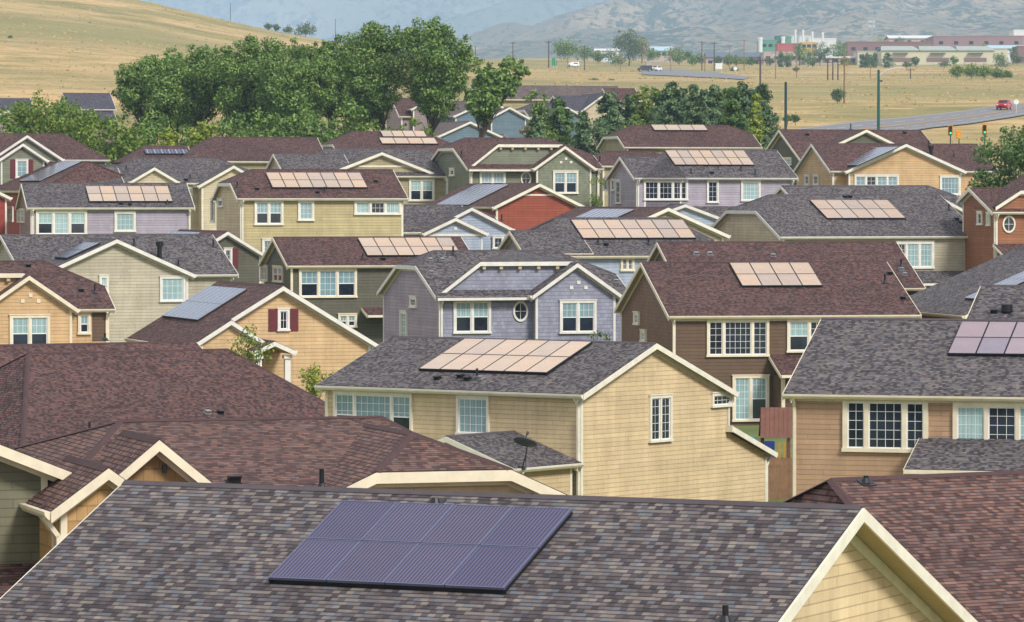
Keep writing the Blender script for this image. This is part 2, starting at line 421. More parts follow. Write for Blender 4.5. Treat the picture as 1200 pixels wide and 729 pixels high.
    def face(s, B, f):
        ax, c = B.faces[f]; return (ax, c, -1 if f in 'fl' else 1)
    def rect(s, face, r):
        ax, c, sg = face; n = (0, 1, 0) if ax == 1 else (1, 0, 0); p = (c, c, 0)
        a, b = s.hit(r[0], r[1], p, n), s.hit(r[2], r[3], p, n)
        cc = s.hit(r[0], r[3], p, n); dd = s.hit(r[2], r[1], p, n)
        k = 0 if ax == 1 else 1
        u0, u1 = sorted(((a[k] + cc[k]) / 2, (b[k] + dd[k]) / 2)); z1 = (a.z + dd.z) / 2; z0 = (b.z + cc.z) / 2
        return u0, u1, z0, z1
    def win(s, B, f, r, spec='m1', local=None, tw=0.11, trim=None):
        face = s.face(B, f) if isinstance(f, str) else f
        u0, u1, z0, z1 = local or s.rect(face, r)
        fr, pn = MB(), MB(); fb = s.fbox
        fb(fr, face, u0, u1, z1 - tw, z1, 0, .10); fb(fr, face, u0 - .03, u1 + .03, z1, z1 + .05, 0, .13)
        fb(fr, face, u0 - .03, u1 + .03, z0, z0 + tw * .8, 0, .13)
        fb(fr, face, u0, u0 + tw, z0 + tw * .8, z1 - tw, 0, .10); fb(fr, face, u1 - tw, u1, z0 + tw * .8, z1 - tw, 0, .10)
        a0, a1, c0, c1 = u0 + tw, u1 - tw, z0 + tw * .8, z1 - tw
        units = [(k[0], float(k[1:] or 1)) for k in spec.split('.')]
        gap = tw * .9 if len(units) > 1 else 0; tot = sum(w for _, w in units); avail = (a1 - a0) - gap * (len(units) - 1)
        x = a0
        if face[0] == 0 and face[2] < 0: units = list(reversed(units))
        for i, (k, w) in enumerate(units):
            e = x + avail * w / tot
            sa = .045
            fb(fr, face, x, e, c0, c0 + sa, 0, .045, 1); fb(fr, face, x, e, c1 - sa, c1, 0, .045, 1)
            fb(fr, face, x, x + sa, c0 + sa, c1 - sa, 0, .045, 1); fb(fr, face, e - sa, e, c0 + sa, c1 - sa, 0, .045, 1)
            mid = (c0 + c1) / 2
            up = 0 if k in 'ml' else 1; lo = 0 if k == 'l' else 1
            if k in 'mx':
                fb(fr, face, x + sa, e - sa, mid - .025, mid + .025, 0, .05, 1)
            fb(pn, face, x + sa * .5, e - sa * .5, mid, c1 - sa * .5, 0, .022, up)
            fb(pn, face, x + sa * .5, e - sa * .5, c0 + sa * .5, mid, 0, .016 if k in 'mx' else .022, lo)
            nc = max(2, round((e - x) / .30)); nr = max(2, round((c1 - c0) / .36)); mw = .0085
            for q in range(1, nc): 
                uu = x + (e - x) * q / nc; fb(fr, face, uu - mw, uu + mw, mid if k in 'mx' else c0 + sa, c1 - sa, .022, .030, 1)
            for q in range(1, nr):
                zz = c0 + (c1 - c0) * q / nr
                if k in 'mx' and zz < mid: continue
                fb(fr, face, x + sa, e - sa, zz - mw, zz + mw, .022, .029, 1)
            if i < len(units) - 1: fb(fr, face, e, e + gap, c0, c1, 0, .09)
            x = e + gap
        o = fr.build('window', [trim or s.trimm, M['sash']], s.e)
        pn.build('pane', [M['pl'], M['pd']], o)
        return (u0, u1, z0, z1)
    def oval(s, B, f, r):
        face = s.face(B, f); u0, u1, z0, z1 = s.rect(face, r); cu, cz, ru, rz = (u0 + u1) / 2, (z0 + z1) / 2, (u1 - u0) / 2, (z1 - z0) / 2
        ax, c, sg = face; fr, pn = MB(), MB(); n = 28
        Q = lambda u, z, d: (u, c + sg * d, z) if ax == 1 else (c + sg * d, u, z)
        for i in range(n):
            a, b = 2 * math.pi * i / n, 2 * math.pi * (i + 1) / n
            A, Bq = [], []
            for (k, d) in ((1, 0), (1, .08), (.78, .08), (.78, 0)):
                A.append(Q(cu + ru * k * math.cos(a), cz + rz * k * math.sin(a), d)); Bq.append(Q(cu + ru * k * math.cos(b), cz + rz * k * math.sin(b), d))
            fr.loft(A, Bq, 0, False)
        s.fbox(fr, face, cu - .012, cu + .012, cz - rz * .8, cz + rz * .8, .02, .04, 1); s.fbox(fr, face, cu - ru * .8, cu + ru * .8, cz - .012, cz + .012, .02, .041, 1)
        R = [(cu + ru * .8 * math.cos(2 * math.pi * i / n), cz + rz * .8 * math.sin(2 * math.pi * i / n)) for i in range(n)]
        pn.loft([Q(u, z, 0) for u, z in R], [Q(u, z, .02) for u, z in R])
        o = fr.build('window', [s.trimm, M['sash']], s.e); pn.build('pane', M['pd'], o)
    def shutters(s, B, f, wr, w=0.36):
        face = s.face(B, f); u0, u1, z0, z1 = wr
        for a in (u0 - w - .03, u1 + .03):
            mb = MB(); s.fbox(mb, face, a, a + w, z0, z1, 0, .05)
            for k in range(9):
                z = z0 + .1 + (z1 - z0 - .2) * k / 8; s.fbox(mb, face, a + .05, a + w - .05, z - .03, z + .03, .05, .065)
            mb.build('shutter', M['shutter'], s.e)
    def board(s, B, f, r=None, local=None, mat=None, d=.04, name='trim_board'):
        face = s.face(B, f); u = local or s.rect(face, r); mb = MB(); s.fbox(mb, face, u[0], u[1], u[2], u[3], 0, d)
        return mb.build(name, mat or s.trimm, s.e)
    def down(s, x, y, z0, z1, sx=0, sy=-1, ext=.3):
        mb = MB(); w = .045
        X, Y = x + sx * .07, y + sy * .07
        mb.beam((x + sx * (ext + .05), y + sy * (ext + .05), z1), (X, Y, z1 - .38), .09, .09)
        mb.beam((X, Y, z1 - .36), (X, Y, z0), .09, .09)
        mb.build('downspout', s.trimm, s.e)
    def vent(s, B, pl, px, py, kind='pipe', h=0.5):
        p, n, up = B.planes[pl]; q = s.hit(px, py, p, n); mb = MB()
        fl = lambda r, z: [q + Vector((dx * r, dy * r, 0)) for dx, dy in ((-1, -1), (1, -1), (1, 1), (-1, 1))]
        side = up.cross(n)
        base = [q + side * a * .15 + up * b * .15 for a, b in ((-1, -1), (1, -1), (1, 1), (-1, 1))]
        mb.loft([v + n * .002 for v in base], [v + n * .02 for v in base], 1)
        if kind == 'pipe': mb.tube(q - n * .02, q + Vector((0, 0, h)), .05, .05, 10, 0); mb.tube(q, q + Vector((0, 0, .1)), .09, .06, 10, 1)
        elif kind == 'flue':
            mb.tube(q - n * .02, q + Vector((0, 0, h)), .14, .14, 12, 0); mb.tube(q + Vector((0, 0, h - .22)), q + Vector((0, 0, h + .05)), .22, .22, 12, 0)
        else:
            b2 = [q + side * a * .12 + up * b * .11 for a, b in ((-1, -1), (1, -1), (1, 1), (-1, 1))]
            tp = [b2[0] + n * .13, b2[1] + n * .13, b2[2] + n * .06, b2[3] + n * .06]
            mb.loft([v + n * .01 for v in b2], tp, 0)
            tz = [v + up * (-.05 if i < 2 else .02) + n * .01 for i, v in enumerate(tp)]
            mb.loft(tz, [v + n * .03 for v in tz], 0)
        s.vents.append((mb, kind))
    def finish(s):
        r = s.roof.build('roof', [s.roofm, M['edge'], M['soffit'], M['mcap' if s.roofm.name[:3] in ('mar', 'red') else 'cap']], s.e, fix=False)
        for mb, m in s.walls.values(): mb.build('wall', m, s.e)
        for nm, mb in s.pieces:
            if mb.v: mb.build(nm, s.trimm, s.e)
        for mb, k in s.vents:
            mb.build('vent_pipe' if k in ('pipe', 'flue') else 'roof_vent', [M['steel'] if k == 'metal' else M['black'], M['steel'] if k == 'metal' else M['blackplastic']], r)

def array(H, B, pl, TL, TR, BR, BL, nc, nr, kind, label, frame=None, lift=.13):
    p, n, up = B.planes[pl]
    P = [H.hit(q[0], q[1], p + n * lift, n) for q in (TL, TR, BR, BL)]
    side = up.cross(n); side = side if side.dot(P[1] - P[0]) > 0 else -side
    c = sum(P, Vector()) / 4
    w = ((P[1] - P[0]).dot(side) + (P[2] - P[3]).dot(side)) / 2; h = ((P[0] - P[3]).dot(up) + (P[1] - P[2]).dot(up)) / 2
    pw, ph = w / nc, h / nr
    print('ARRAY %-60s %d: panel %.2f x %.2f' % (label[:60], H.sc, pw, ph))
    e = thing('solar_array', label, 'solar array', H.world(c), -H.phi, 'rooftop solar arrays')
    mb = MB(); g = .012; t = .04; fw = .018
    a0, a1, b0, b1 = -pw / 2 + g, pw / 2 - g, -ph / 2 + g, ph / 2 - g
    Q = lambda a, b, d: side * a + up * b + n * d
    for (x0, x1, y0, y1) in ((a0, a1, b0, b0 + fw), (a0, a1, b1 - fw, b1), (a0, a0 + fw, b0 + fw, b1 - fw), (a1 - fw, a1, b0 + fw, b1 - fw)):
        mb.hexa([Q(x0, y0, -t), Q(x1, y0, -t), Q(x1, y1, -t), Q(x0, y1, -t), Q(x0, y0, .004), Q(x1, y0, .004), Q(x1, y1, .004), Q(x0, y1, .004)], 1)
    x0, x1, y0, y1 = a0 + fw, a1 - fw, b0 + fw, b1 - fw
    pts = [Q(x0, y0, 0), Q(x1, y0, 0), Q(x1, y1, 0), Q(x0, y1, 0)]
    mb.poly(pts, 0, [(x0 + 9, y0 + 9), (x1 + 9, y0 + 9), (x1 + 9, y1 + 9), (x0 + 9, y1 + 9)])
    mb.poly([v - n * (t * .6) for v in reversed(pts)], 1)
    first = None
    fm = frame or ('silver' if kind == 'bluepv' else 'frame')
    for i in range(nc):
        for k in range(nr):
            off = side * ((i - (nc - 1) / 2) * pw) + up * ((k - (nr - 1) / 2) * ph)
            if first is None: o = first = mb.build('solar_panel', [M[kind], M[fm]], e, fix=False)
            else: o = first.copy(); C.objects.link(o); o.parent = e
            o.location = off
    for k in range(nr):
        for f in (-.3, .3):
            rb = MB(); b = (k - (nr - 1) / 2) * ph + f * ph
            rb.beam(Q(-w / 2 + .1, b, -t - .04), Q(w / 2 - .1, b, -t - .04), .05, .06, 0, n)
            rb.build('mounting_rail', M['black'], e)
    sk = MB()
    for (p0, p1) in ((Q(-w / 2, -h / 2 + .03, -.075), Q(w / 2, -h / 2 + .03, -.075)), (Q(-w / 2 + .03, -h / 2, -.075), Q(-w / 2 + .03, h / 2, -.075)), (Q(w / 2 - .03, -h / 2, -.075), Q(w / 2 - .03, h / 2, -.075))):
        sk.beam(p0, p1, .02, .07, 0, n)
    sk.build('skirt', M['black'], e)
    return e
# ------------------------------------------------------------------ the houses, near to far
# N1: grey foreground roof
h = House('foreground house with grey shingle roof, pale yellow gable and violet solar panels', 73, 26, (1010, 594), (0, 5.6, 8.0), 'yellow', 'near', 'ivory')
t = .43; ze = 8.0 - t * 5.6
b = h.gable('x', h.X(146, 5.6, 566), 0, 0, 11.2, ze, t, oh=.5)
h.vent(b, 'f', 850, 729, 'pipe', .26); h.vent(b, 'f', 510, 590, 'pipe', .10)
array(h, b, 'f', (405, 587), (676, 595), (589, 687), (306, 679), 4, 2, 'violet', 'violet striped solar array in two rows of four on the grey foreground roof', 'vframe')
# N2: red brown roof with three front gables
h = House('house with red brown roof, two small cream gables and a clipped front gable', 58, -18, (520, 551), (0, 0, 6.86), 'ochre', 'red', 'cream')
h.gable('y', 0, 6.5, -3.75, 3.75, 5.81, .45, j0=.38, hp=.30, wm='tan', oh=.35)
mn = h.gable('x', -8.1, 2.0, .3, 12.3, 6.3, .22, j0=1, j1=1, hp=(.46, .9), rake=False)
a = h.gable('y', -.4, 3.4, -8.15, -5.85, 6.25, .72, wm='amber', oh=.28)
bq = h.gable('y', 1.0, 4.2, -6.85, -4.45, 6.55, .82, oh=.35)
h.board(bq, 'f', (190, 544, 195, 554), mat=M['frame'], name='gable_vent', d=.06)
h.down(-7.87, -.12, -1, 6.1, sx=-1, sy=0); h.down(-7.8, .6, -1, 6.1, sx=-1, sy=0)
h.vent(mn, 'f', 274, 565, 'box'); h.vent(mn, 'f', 377, 572, 'pipe', .4)
# N3: green house at the left edge
h = House('dark green house at the left edge, only its gable end and cream rake in view', 58.5, -18, (85, 553), (0, 0, 5.6), 'green', 'maroon', 'cream')
b = h.gable('y', 0, 12, -9.5, 0, 5.6, .4, oh=.45)
h.lean(-5, -.3, -2.2, .45, 2.75, 3.75, walls=False)
# N4: big maroon hip roof on the left
h = House('large hip roofed maroon house filling the left middle, no walls showing', 26.5, -30, (267, 409), (0, 9.5, 6.9), 'amber', 'maroon', 'cream')
b = h.gable('x', h.X(33, 9.5, 414) - 4.45, 4.45, 0, 19, 6.9 - .45 * 9.5, .45, j0=1, j1=1, hp=.96, rake=False)
b2 = h.gable('x', h.X(0, 16.5, 392) - 4, h.X(229, 16.5, 391), 11.5, 21.5, 4.75, .45)
for q in ((105, 508, 'pipe', .5), (115, 525, 'box', 0), (243, 484, 'metal', 0), (258, 484, 'box', 0), (146, 521, 'box', 0)): h.vent(b, 'f', *q)
h.vent(b2, 'f', 123, 398, 'pipe', .3)
# N5: red brown hip roof at the right edge
h = House('house at the lower right with plain red brown hip roof beside the grey foreground gable', 62, -30, (974, 562), (0, 6.2, 7.5), 'tan', 'red', 'ivory')
b = h.gable('x', -1.3, 16, 0, 12.4, 4.9, .42, j0=1, hp=2.0, rake=False)
h.vent(b, 'f', 1015, 566, 'pipe', .14)
h.gable('x', 2.6, 16, -4.6, 2.4, 4.75, .50, j0=1, hp=.55, rake=False)
# M1: central yellow house
h = House('yellow house in the centre with grey roof, peach solar panels and a bare side gable', 30, 37, (683, 462), (0, 0, 5.6), 'yellow', 'gray', 'ivory')
x0 = h.X(370, 0, 449)
b = h.gable('x', x0, 0, 0, 10.8, 5.6, .373, bc=5.0, oh=.3, corners=False)
for X_, Y_ in ((-.42, .268), (x0 + .268, .268)): h.trim.box(X_, X_ + .14, Y_, Y_ + .14, -1.6, 5.5)
M1, M1b = h, b
fy = 10.0 - .3
y2 = 13.7
h.slab([(x0, 10.42, 3.92), (0, 10.42, 3.92), (0, y2, 2.69), (x0, y2, 2.69)])
h.trim.hexa([(.003, 10.42, 3.67), (.045, 10.42, 3.67), (.045, y2, 2.44), (.003, y2, 2.44), (.003, 10.42, 3.90), (.045, 10.42, 3.90), (.045, y2, 2.66), (.003, y2, 2.66)])
h.trim.box(-.298, .046, 10.36, 10.417, 3.66, 3.93)
h.gut.box(x0, 0, y2, y2 + .12, 2.5, 2.66)
h.wmb(None).loft([(x0 + .3, 10.4, -1.6), (x0 + .3, y2 - .3, -1.6), (x0 + .3, y2 - .3, 2.62), (x0 + .3, 10.4, 3.7)], [(-.302, 10.4, -1.6), (-.302, y2 - .3, -1.6), (-.302, y2 - .3, 2.62), (-.302, 10.4, 3.7)])
h.trim.box(-.30, -.27, y2 - .42, y2 - .3, -1.6, 2.5)
h.win(b, 'f', (392, 460, 484, 514), 'm1.l1.6.m1'.replace('l1.6', 'l2')); h.win(b, 'f', (536, 464, 574, 510), 'l1')
h.win(b, 'r', (760, 463, 786, 518), 'd1.d1', tw=.12); h.win(b, 'r', (833, 460, 858, 477), 'd1', tw=.12)
h.down(-.4, .3, -1, 5.5); h.down(-.3, 10.5, 3.9, 5.2, sx=0, sy=1); h.down(-.3, y2 - .35, -1, 2.5, sx=0, sy=1)
for q in ((513, 444, 'box', 0), (540, 442, 'box', 0), (548, 445, 'box', 0), (559, 444, 'pipe', .42), (563, 444, 'metal', 0)): h.vent(b, 'f', *q)
ax = h.hit(523, 511, (0, -4.2, 0), (0, 1, 0))
p1 = h.gable('y', -4.2, .2, ax.x - 3.3, ax.x + 3.3, ax.z - .34 * 3.3, .34, oh=.3)
h.down(ax.x + 3.0, -3.7, -1, ax.z - 1.3, sx=1, sy=0)
array(h, b, 'f', (546, 396.5), (695, 400), (640, 436.5), (488.5, 432), 6, 2, 'peach', 'peach solar array of twelve panels on the grey roof of the central yellow house', 'frame')
# satellite dish on the porch roof
pt, nn, upv = p1.planes['r']; q = h.hit(612, 549, pt, nn)
D = thing('satellite_dish', 'dark satellite dish on the small grey porch roof below the yellow house', 'satellite dish', h.world(q), -h.phi)
m = MB(); m.loft([Vector((dx * .12, dy * .12, -dx * .04)) for dx, dy in ((-1, -1), (1, -1), (1, 1), (-1, 1))], [Vector((dx * .12, dy * .12, .03 - dx * .04)) for dx, dy in ((-1, -1), (1, -1), (1, 1), (-1, 1))])
m.build('base_plate', M['black'], D)
m = MB(); m.tube((0, 0, 0), (.22, -.05, .55), .028, .028, 10); m.tube((.22, -.05, .55), (.26, -.06, .82), .028, .028, 10); m.tube((-.05, .3, .02), (.2, -.03, .5), .015, .015, 6); m.build('mast', M['frame'], D)
m = MB(); R = []
wd = Vector((.25, .52, .80)); axd = Vector((wd.dot(h.xd), wd.dot(h.yd), wd.z)).normalized(); au = axd.orthogonal().normalized(); av = axd.cross(au); cc = Vector((.22, -.14, .95))
au = Vector((h.xd.x, h.yd.x, 0)).normalized(); au = (au - axd * au.dot(axd)).normalized(); av = axd.cross(au)
rings = []
for k in range(6):
    r = k / 5; rings.append([cc + au * (.47 * r * math.cos(2 * math.pi * i / 28)) + av * (.33 * r * math.sin(2 * math.pi * i / 28)) + axd * (.10 * r * r) for i in range(28)])
for A_, B_ in zip(rings[1:], rings[2:]): m.loft(A_, B_, 0, False)
m.poly(rings[1]); bk = [[p - axd * .02 for p in r] for r in rings]
for A_, B_ in zip(bk[1:], bk[2:]): m.loft(A_, B_, 0, False)
m.poly(bk[1]); m.loft(rings[5], bk[5], 0, False); m.build('reflector', plain('dish grey', rgb(62, 64, 70), .45), D, fix=False)
m = MB(); m.beam(cc - av * .28, cc + axd * .5 - av * .12, .03, .03); m.tube(cc + axd * .5 - av * .12, cc + axd * .36 - av * .09, .05, .05, 10); m.build('feed_arm', M['frame'], D)
# M2: tan house at the right
h = House('brown tan house at the right with three dark gridded windows under a grey roof', 33, 17, (918, 461), (0, 0, 5.6), 'brown tan', 'gray', 'cream')
x1 = h.X(1275, 0, 468)
b = h.gable('x', 0, x1, 0, 12.2, 5.6, .41, oh=.3)
M2, M2b = h, b
h.win(b, 'f', (988, 466, 1088, 530), 'd1.d2.d1', tw=.17); h.win(b, 'f', (1117, 472, 1232, 524), 'l1.d1.l1', tw=.15)
h.board(b, 'f', (925, 467, 1262, 472), name='frieze')
h.lean(h.X(1076, 0, 523), x1 - 1, -2.4, .3, 3.15, 4.1, wm='brown tan')
h.down(.36, .3, -1, 5.5)
xb = h.X(1150, 17.5, 341)
b2 = h.gable('x', xb, x1 + 6, 11.5, 23.5, 6.65, .41, oh=.3)
h.vent(b2, 'f', 1180, 366, 'flue', .25); h.vent(b2, 'f', 1165, 366, 'box')
array(h, b, 'f', (1130, 375.5), (1227, 378), (1207, 416), (1108, 413), 3, 2, 'mauvepv', 'mauve solar array at the right edge on the roof of the brown tan house')
# M3: dark brown house
h = House('dark brown house right of centre under a broad maroon roof with eight panels', 23.5, -11, (784, 370), (0, 0, 5.6), 'dark brown', 'maroon', 'cream')
x1 = h.X(1079, 0, 363)
b = h.gable('x', 0, x1, 0, 12.6, 5.6, .41, oh=.3, wm='brown')
h.front(b, 'dark brown')
h.win(b, 'f', (828, 374, 901, 418), 'd1.d2.d1', tw=.13); h.win(b, 'f', (922, 374, 974, 413), 'm1.d1', tw=.13); h.win(b, 'f', (858, 440, 901, 494), 'l1.m1', tw=.13)
h.board(b, 'f', (786, 372, 978, 376), name='frieze')
h.win(b, 'l', (744, 366, 750, 381), 'l1', tw=.12); h.win(b, 'l', (752, 387, 758, 401), 'l1', tw=.12)
xa, xc = h.X(903, 0, 414), h.X(965, 0, 414)
h.lean(xa, xc, -2.1, .3, 2.7, 3.6, walls=False)
h.wmb('dark brown').box(xa + .2, xc - .2, -.9, .3, -1.6, 2.6)
h.board(b, 'f', local=(xa + .3, xa + .48, -1, 2.6), d=1.35, name='porch_post')
for q in ((816, 298, 'metal', 0), (832, 298, 'metal', 0), (1037, 331, 'pipe', .45), (1043, 321, 'box', 0), (1058, 350, 'box', 0)): h.vent(b, 'f', *q)
array(h, b, 'f', (856, 307.5), (950, 307.5), (962, 334.5), (868, 334.5), 4, 2, 'peach', 'peach solar array of eight panels on the broad maroon roof')
# M3b: maroon roof behind it
h = House('maroon roofed house whose ridge rises just behind the dark brown house', 21.5, -11, (1084, 337), (0, 0, 5.6), 'moss', 'maroon', 'cream')
b = h.gable('x', h.X(798, 0, 337), 0, 0, 11.4, 5.6, .43, oh=.3)
h.down(-.3, .3, -1, 5.5)
for q in ((1056, 316, 'metal', 0), (1060, 322, 'metal', 0), (906, 300, 'metal', 0), (1056, 312, 'pipe', .4)): h.vent(b, 'f', *q)

# model with a clipped hood, a side gable and a front gable
def hooded(label, k, s, phi, ref, wl, wf, wg, roofm, trim, xr=735, wins=True, left=True):
    T = lambda x, y: (ref[0] + (x - 511) * k, ref[1] + (y - 347) * k)
    TR = lambda r: T(r[0], r[1]) + T(r[2], r[3])
    h = House(label, s, phi, T(511, 347), (0, 0, 5.6), wf, roofm, trim)
    px = lambda x, y=0: h.X(T(x, 0)[0], y, T(0, 345)[1])
    X1 = px(xr)
    b = h.gable('x', 0, X1, 0, 11.2, 5.6, .42, j0=.33 if left else 0, j1=.55, hp=.5, oh=.28, wm=wl)
    h.front(b, wf)
    xc0, xc1 = .29, px(725)
    yf, z0, zf = .35, 5.72, 7.42; fl, fr = px(563, yf), px(671, yf); A0, A1, AP = Vector((xc0, yf, z0)), Vector((xc1, yf, z0)), Vector((px(600, 5.3), 5.3, 7.98))
    L, R_ = Vector((fl, yf, zf)), Vector((fr, yf, zf))
    for tri in ((L, R_, AP), (A0, L, AP), (R_, A1, AP)): h.slab(tri)
    h.capline(L, AP, .1); h.capline(R_, AP, .1)
    rk = h.piece('rake_board')
    for a_, b_ in ((A0, L), (L, R_), (R_, A1)):
        rk.hexa([(a_.x, yf - .045, a_.z - .24), (b_.x, yf - .045, b_.z - .24), (b_.x, yf - .003, b_.z - .24), (a_.x, yf - .003, a_.z - .24), (a_.x, yf - .045, a_.z - .02), (b_.x, yf - .045, b_.z - .02), (b_.x, yf - .003, b_.z - .02), (a_.x, yf - .003, a_.z - .02)])
    ring = lambda y: [(xc0 + .35, y, 5.3), (xc1 - .35, y, 5.3), (xc1 - .35, y, z0 + .02), (fr, y, zf - .16), (fl, y, zf - .16), (xc0 + .35, y, z0 + .02)]
    h.wmb(wf).loft(ring(yf + .24), ring(yf + .5))
    h.slab([(.0, -.25, 5.52), (px(628), -.25, 5.52), (px(628), .7, 5.95), (.0, .7, 5.95)])
    h.gut.box(0, px(628), -.36, -.25, 5.36, 5.5)
    g = h.gable('y', -.75, 5.0, px(624, -.75), px(729, -.75), 5.62, .68, oh=.3, wm=wg)
    for x in (570, 590, 612, 634, 656):
        u = px(x); m = MB(); m.box(u - .09, u + .09, .36, .585, 7.0, 7.17); m.build('bracket', M['soffit'], h.e)
    for (cx, cy) in ((678, 331), (669.5, 337), (686.5, 337)): h.board(g, 'f', TR((cx - 2, cy - 2, cx + 2, cy + 2)), name='gable_vent')
    if wins:
        h.win(b, 'f', TR((531, 351, 575, 391)), 'm1.m1', tw=.14); h.oval(b, 'f', TR((601, 352.5, 618.5, 377)))
        h.win(b, 'l', TR((481.5, 347.5, 489.5, 361)), 'd1', tw=.14); h.win(b, 'l', TR((470, 364.5, 478, 400)), 'l1', tw=.14)
    h.win(g, 'f', TR((655.5, 352, 698.5, 391)), 'm1.m1', tw=.14)
    h.down(.38, .28, -1, 5.4); h.down(X1 - .4, .28, -1, 5.4)
    return h, b, g, T
h, b, g, T = hooded('blue grey shingled house in the centre with a round window and lilac side wall', 1, 22, -18, (511, 347), 'purple', 'blue', 'blue', 'gray', 'white', 740)
for q in ((504, 305, 'metal', 0), (518, 305, 'metal', 0), (531, 298, 'pipe', .45), (505, 320, 'metal', 0)): h.vent(b, 'f', *q)
h.vent(b, 'f', 722, 330, 'metal')
# M22: apricot house with shutters
h = House('apricot house left of centre with maroon shutters and a wide white edged gable', 24, -18, (332, 335), (0, 0, 8.5), 'apricot', 'maroon', 'white')
w = 4.85; ze = 8.5 - .60 * w
b = h.gable('y', 0, 13, -w, w, ze, .60, oh=.35)
wr = h.win(b, 'f', (325, 362, 339, 388), 'd1', tw=.12); h.shutters(b, 'f', wr, .42)
xl, xr = h.X(231, -1.3, 400), h.X(311, -1.3, 397)
zp = h.hit(273, 375, (0, -1.3, 0), (0, 1, 0)).z
h.gable('y', -1.3, 1, xl, xr, zp - .62 * (xr - xl) / 2, .62, oh=.25)
xl, xr = h.X(298, -2.6, 400), h.X(346, -2.6, 400); zq = h.hit(312, 400, (0, -2.6, 0), (0, 1, 0)).z
pb = h.gable('y', -2.6, .5, xl, xr, zq - .45 * (xr - xl) / 2, .45, oh=.2, walls=False)
zc = zq - .45 * (xr - xl) / 2 - .2
for x in (xl + .3, xr - .3):
    m = MB(); m.box(x - .14, x + .14, -2.35, -2.07, -1, zc - .02); m.box(x - .2, x + .2, -2.42, -2.0, zc - .2, zc - .021); m.build('porch_column', M['white'], h.e)
array(h, b, 'l', (247, 334), (288, 339), (230, 374), (189, 370), 8, 2, 'bluepv', 'silver blue solar array on the maroon slope of the apricot shuttered house')
# M23: orange tan house at the left edge
h, b, g, T = hooded('orange tan house at the left edge with maroon hipped roof and twin window', 1.1, 23.5, -17, (38 - (680 - 511) * 1.1, 323 + 37 * 1.1), 'orange tan', 'orange tan', 'orange tan', 'maroon', 'cream', 768, wins=False)
h.win(b, 'f', (91, 367, 106, 392), 'm1', tw=.13); h.board(b, 'f', (108, 366, 126, 400), mat=W['dark brown'], d=.012, name='side_panel')  # thin dark brown sheet added to stand in for the side recess
h.vent(b, 'f', 95, 341, 'box'); h.vent(b, 'f', 111, 343, 'pipe', .45); h.vent(b, 'f', 33, 312, 'box')
# M19: beige house
h = House('beige house left of centre with grey roof, wide front gable and tall black flue', 20, -21, (279, 321), (0, 0, 5.6), 'beige', 'gray', 'white')
x0 = h.X(27, 0, 322)
b = h.gable('x', x0, 0, 0, 10.4, 5.6, .44, oh=.3)
xc = h.X(137, -1.2, 290)
g = h.gable('y', -1.2, 6, xc - 4.7, xc + 4.7, 5.62, .44, oh=.35)
h.win(g, 'f', (187, 324, 217, 354), 'l1', tw=.13); h.win(g, 'f', (116, 323, 127, 343), 'l1', tw=.13)
for q in ((187, 303, 'flue', .95), (250, 289, 'pipe', .4), (157, 287, 'pipe', .4), (209, 312, 'pipe', .35)): h.vent(b, 'f', *q)
array(h, g, 'l', (97, 283.5), (116, 284), (80, 302), (63, 301.5), 4, 2, 'bluepv', 'narrow dark blue solar array beside the beige front gable', 'frame')
# M20: moss green house behind
h = House('moss green house with maroon shutter half hidden behind the beige house', 18.5, -17, (267, 271), (0, 0, 7.9), 'moss', 'maroon', 'white')
b = h.gable('y', 0, 14, -2.5, 2.5, 7.9 - .6 * 2.5, .6, oh=.3)
wr = h.win(b, 'f', (262, 291, 272, 314), 'd1', tw=.12); h.shutters(b, 'f', wr, .36)
array(h, b, 'l', (203, 271), (236, 272), (226, 276), (193, 275), 6, 1, 'bluepv', 'thin strip of silver panels on the maroon roof behind the beige house')
# M21: dark green house
h = House('dark green house with maroon roof and peach panels left of the blue grey house', 20, -16, (337, 311), (0, 0, 5.6), 'moss', 'maroon', 'cream')
b = h.gable('x', 0, h.X(560, 0, 311), 0, 7.7, 5.6, .42, oh=.28)
h.win(b, 'f', (350, 315, 418, 349), 'm1.l1.m1', tw=.13); h.win(b, 'f', (396, 368, 418, 384), 'm1.m1', tw=.12)
h.win(b, 'l', (306, 311, 314, 330), 'l1', tw=.12); h.win(b, 'l', (321, 312, 332, 331), 'm1.m1', tw=.1)
h.lean(h.X(425, 0, 365), h.X(470, 0, 365), -1.2, .3, 2.7, 3.1, walls=False)
for q in ((425, 303, 'pipe', .3), (449, 304, 'box', 0)): h.vent(b, 'f', *q)
array(h, b, 'f', (417.5, 278.5), (528, 278), (541, 298.5), (432, 299.5), 6, 2, 'peach', 'peach solar array on the maroon roof of the dark green house')
# M24: pale blue gabled house
h = House('pale blue house with two stacked front gables and a grey roof', 17.5, -15, (400, 271), (0, 0, 5.6), 'sky', 'gray', 'white')
b = h.gable('x', 0, h.X(590, 0, 270), 0, 7.6, 5.6, .42, oh=.28, j1=.4)
b2 = h.gable('x', h.X(447, -.7, 272), h.X(560, -.7, 272), -.7, 8.3, 5.55, .40, oh=.28, j0=.5)
xc = h.X(553, -.6, 250); h.gable('y', -.6, 4.6, xc - 2.9, xc + 2.9, 5.75, .5, oh=.28)
xc = h.X(534, -1.6, 260); g = h.gable('y', -1.6, 3, xc - 2.2, xc + 2.2, 5.5, .46, oh=.28)
h.board(g, 'f', (532, 266, 535.5, 269.5), name='gable_vent'); 
h.board(g, 'f', (502, 274, 566, 277), name='frieze'); h.win(b2, 'f', (577, 277, 590, 292), 'd1', tw=.12)
h.vent(b, 'f', 588, 258, 'pipe', .4)
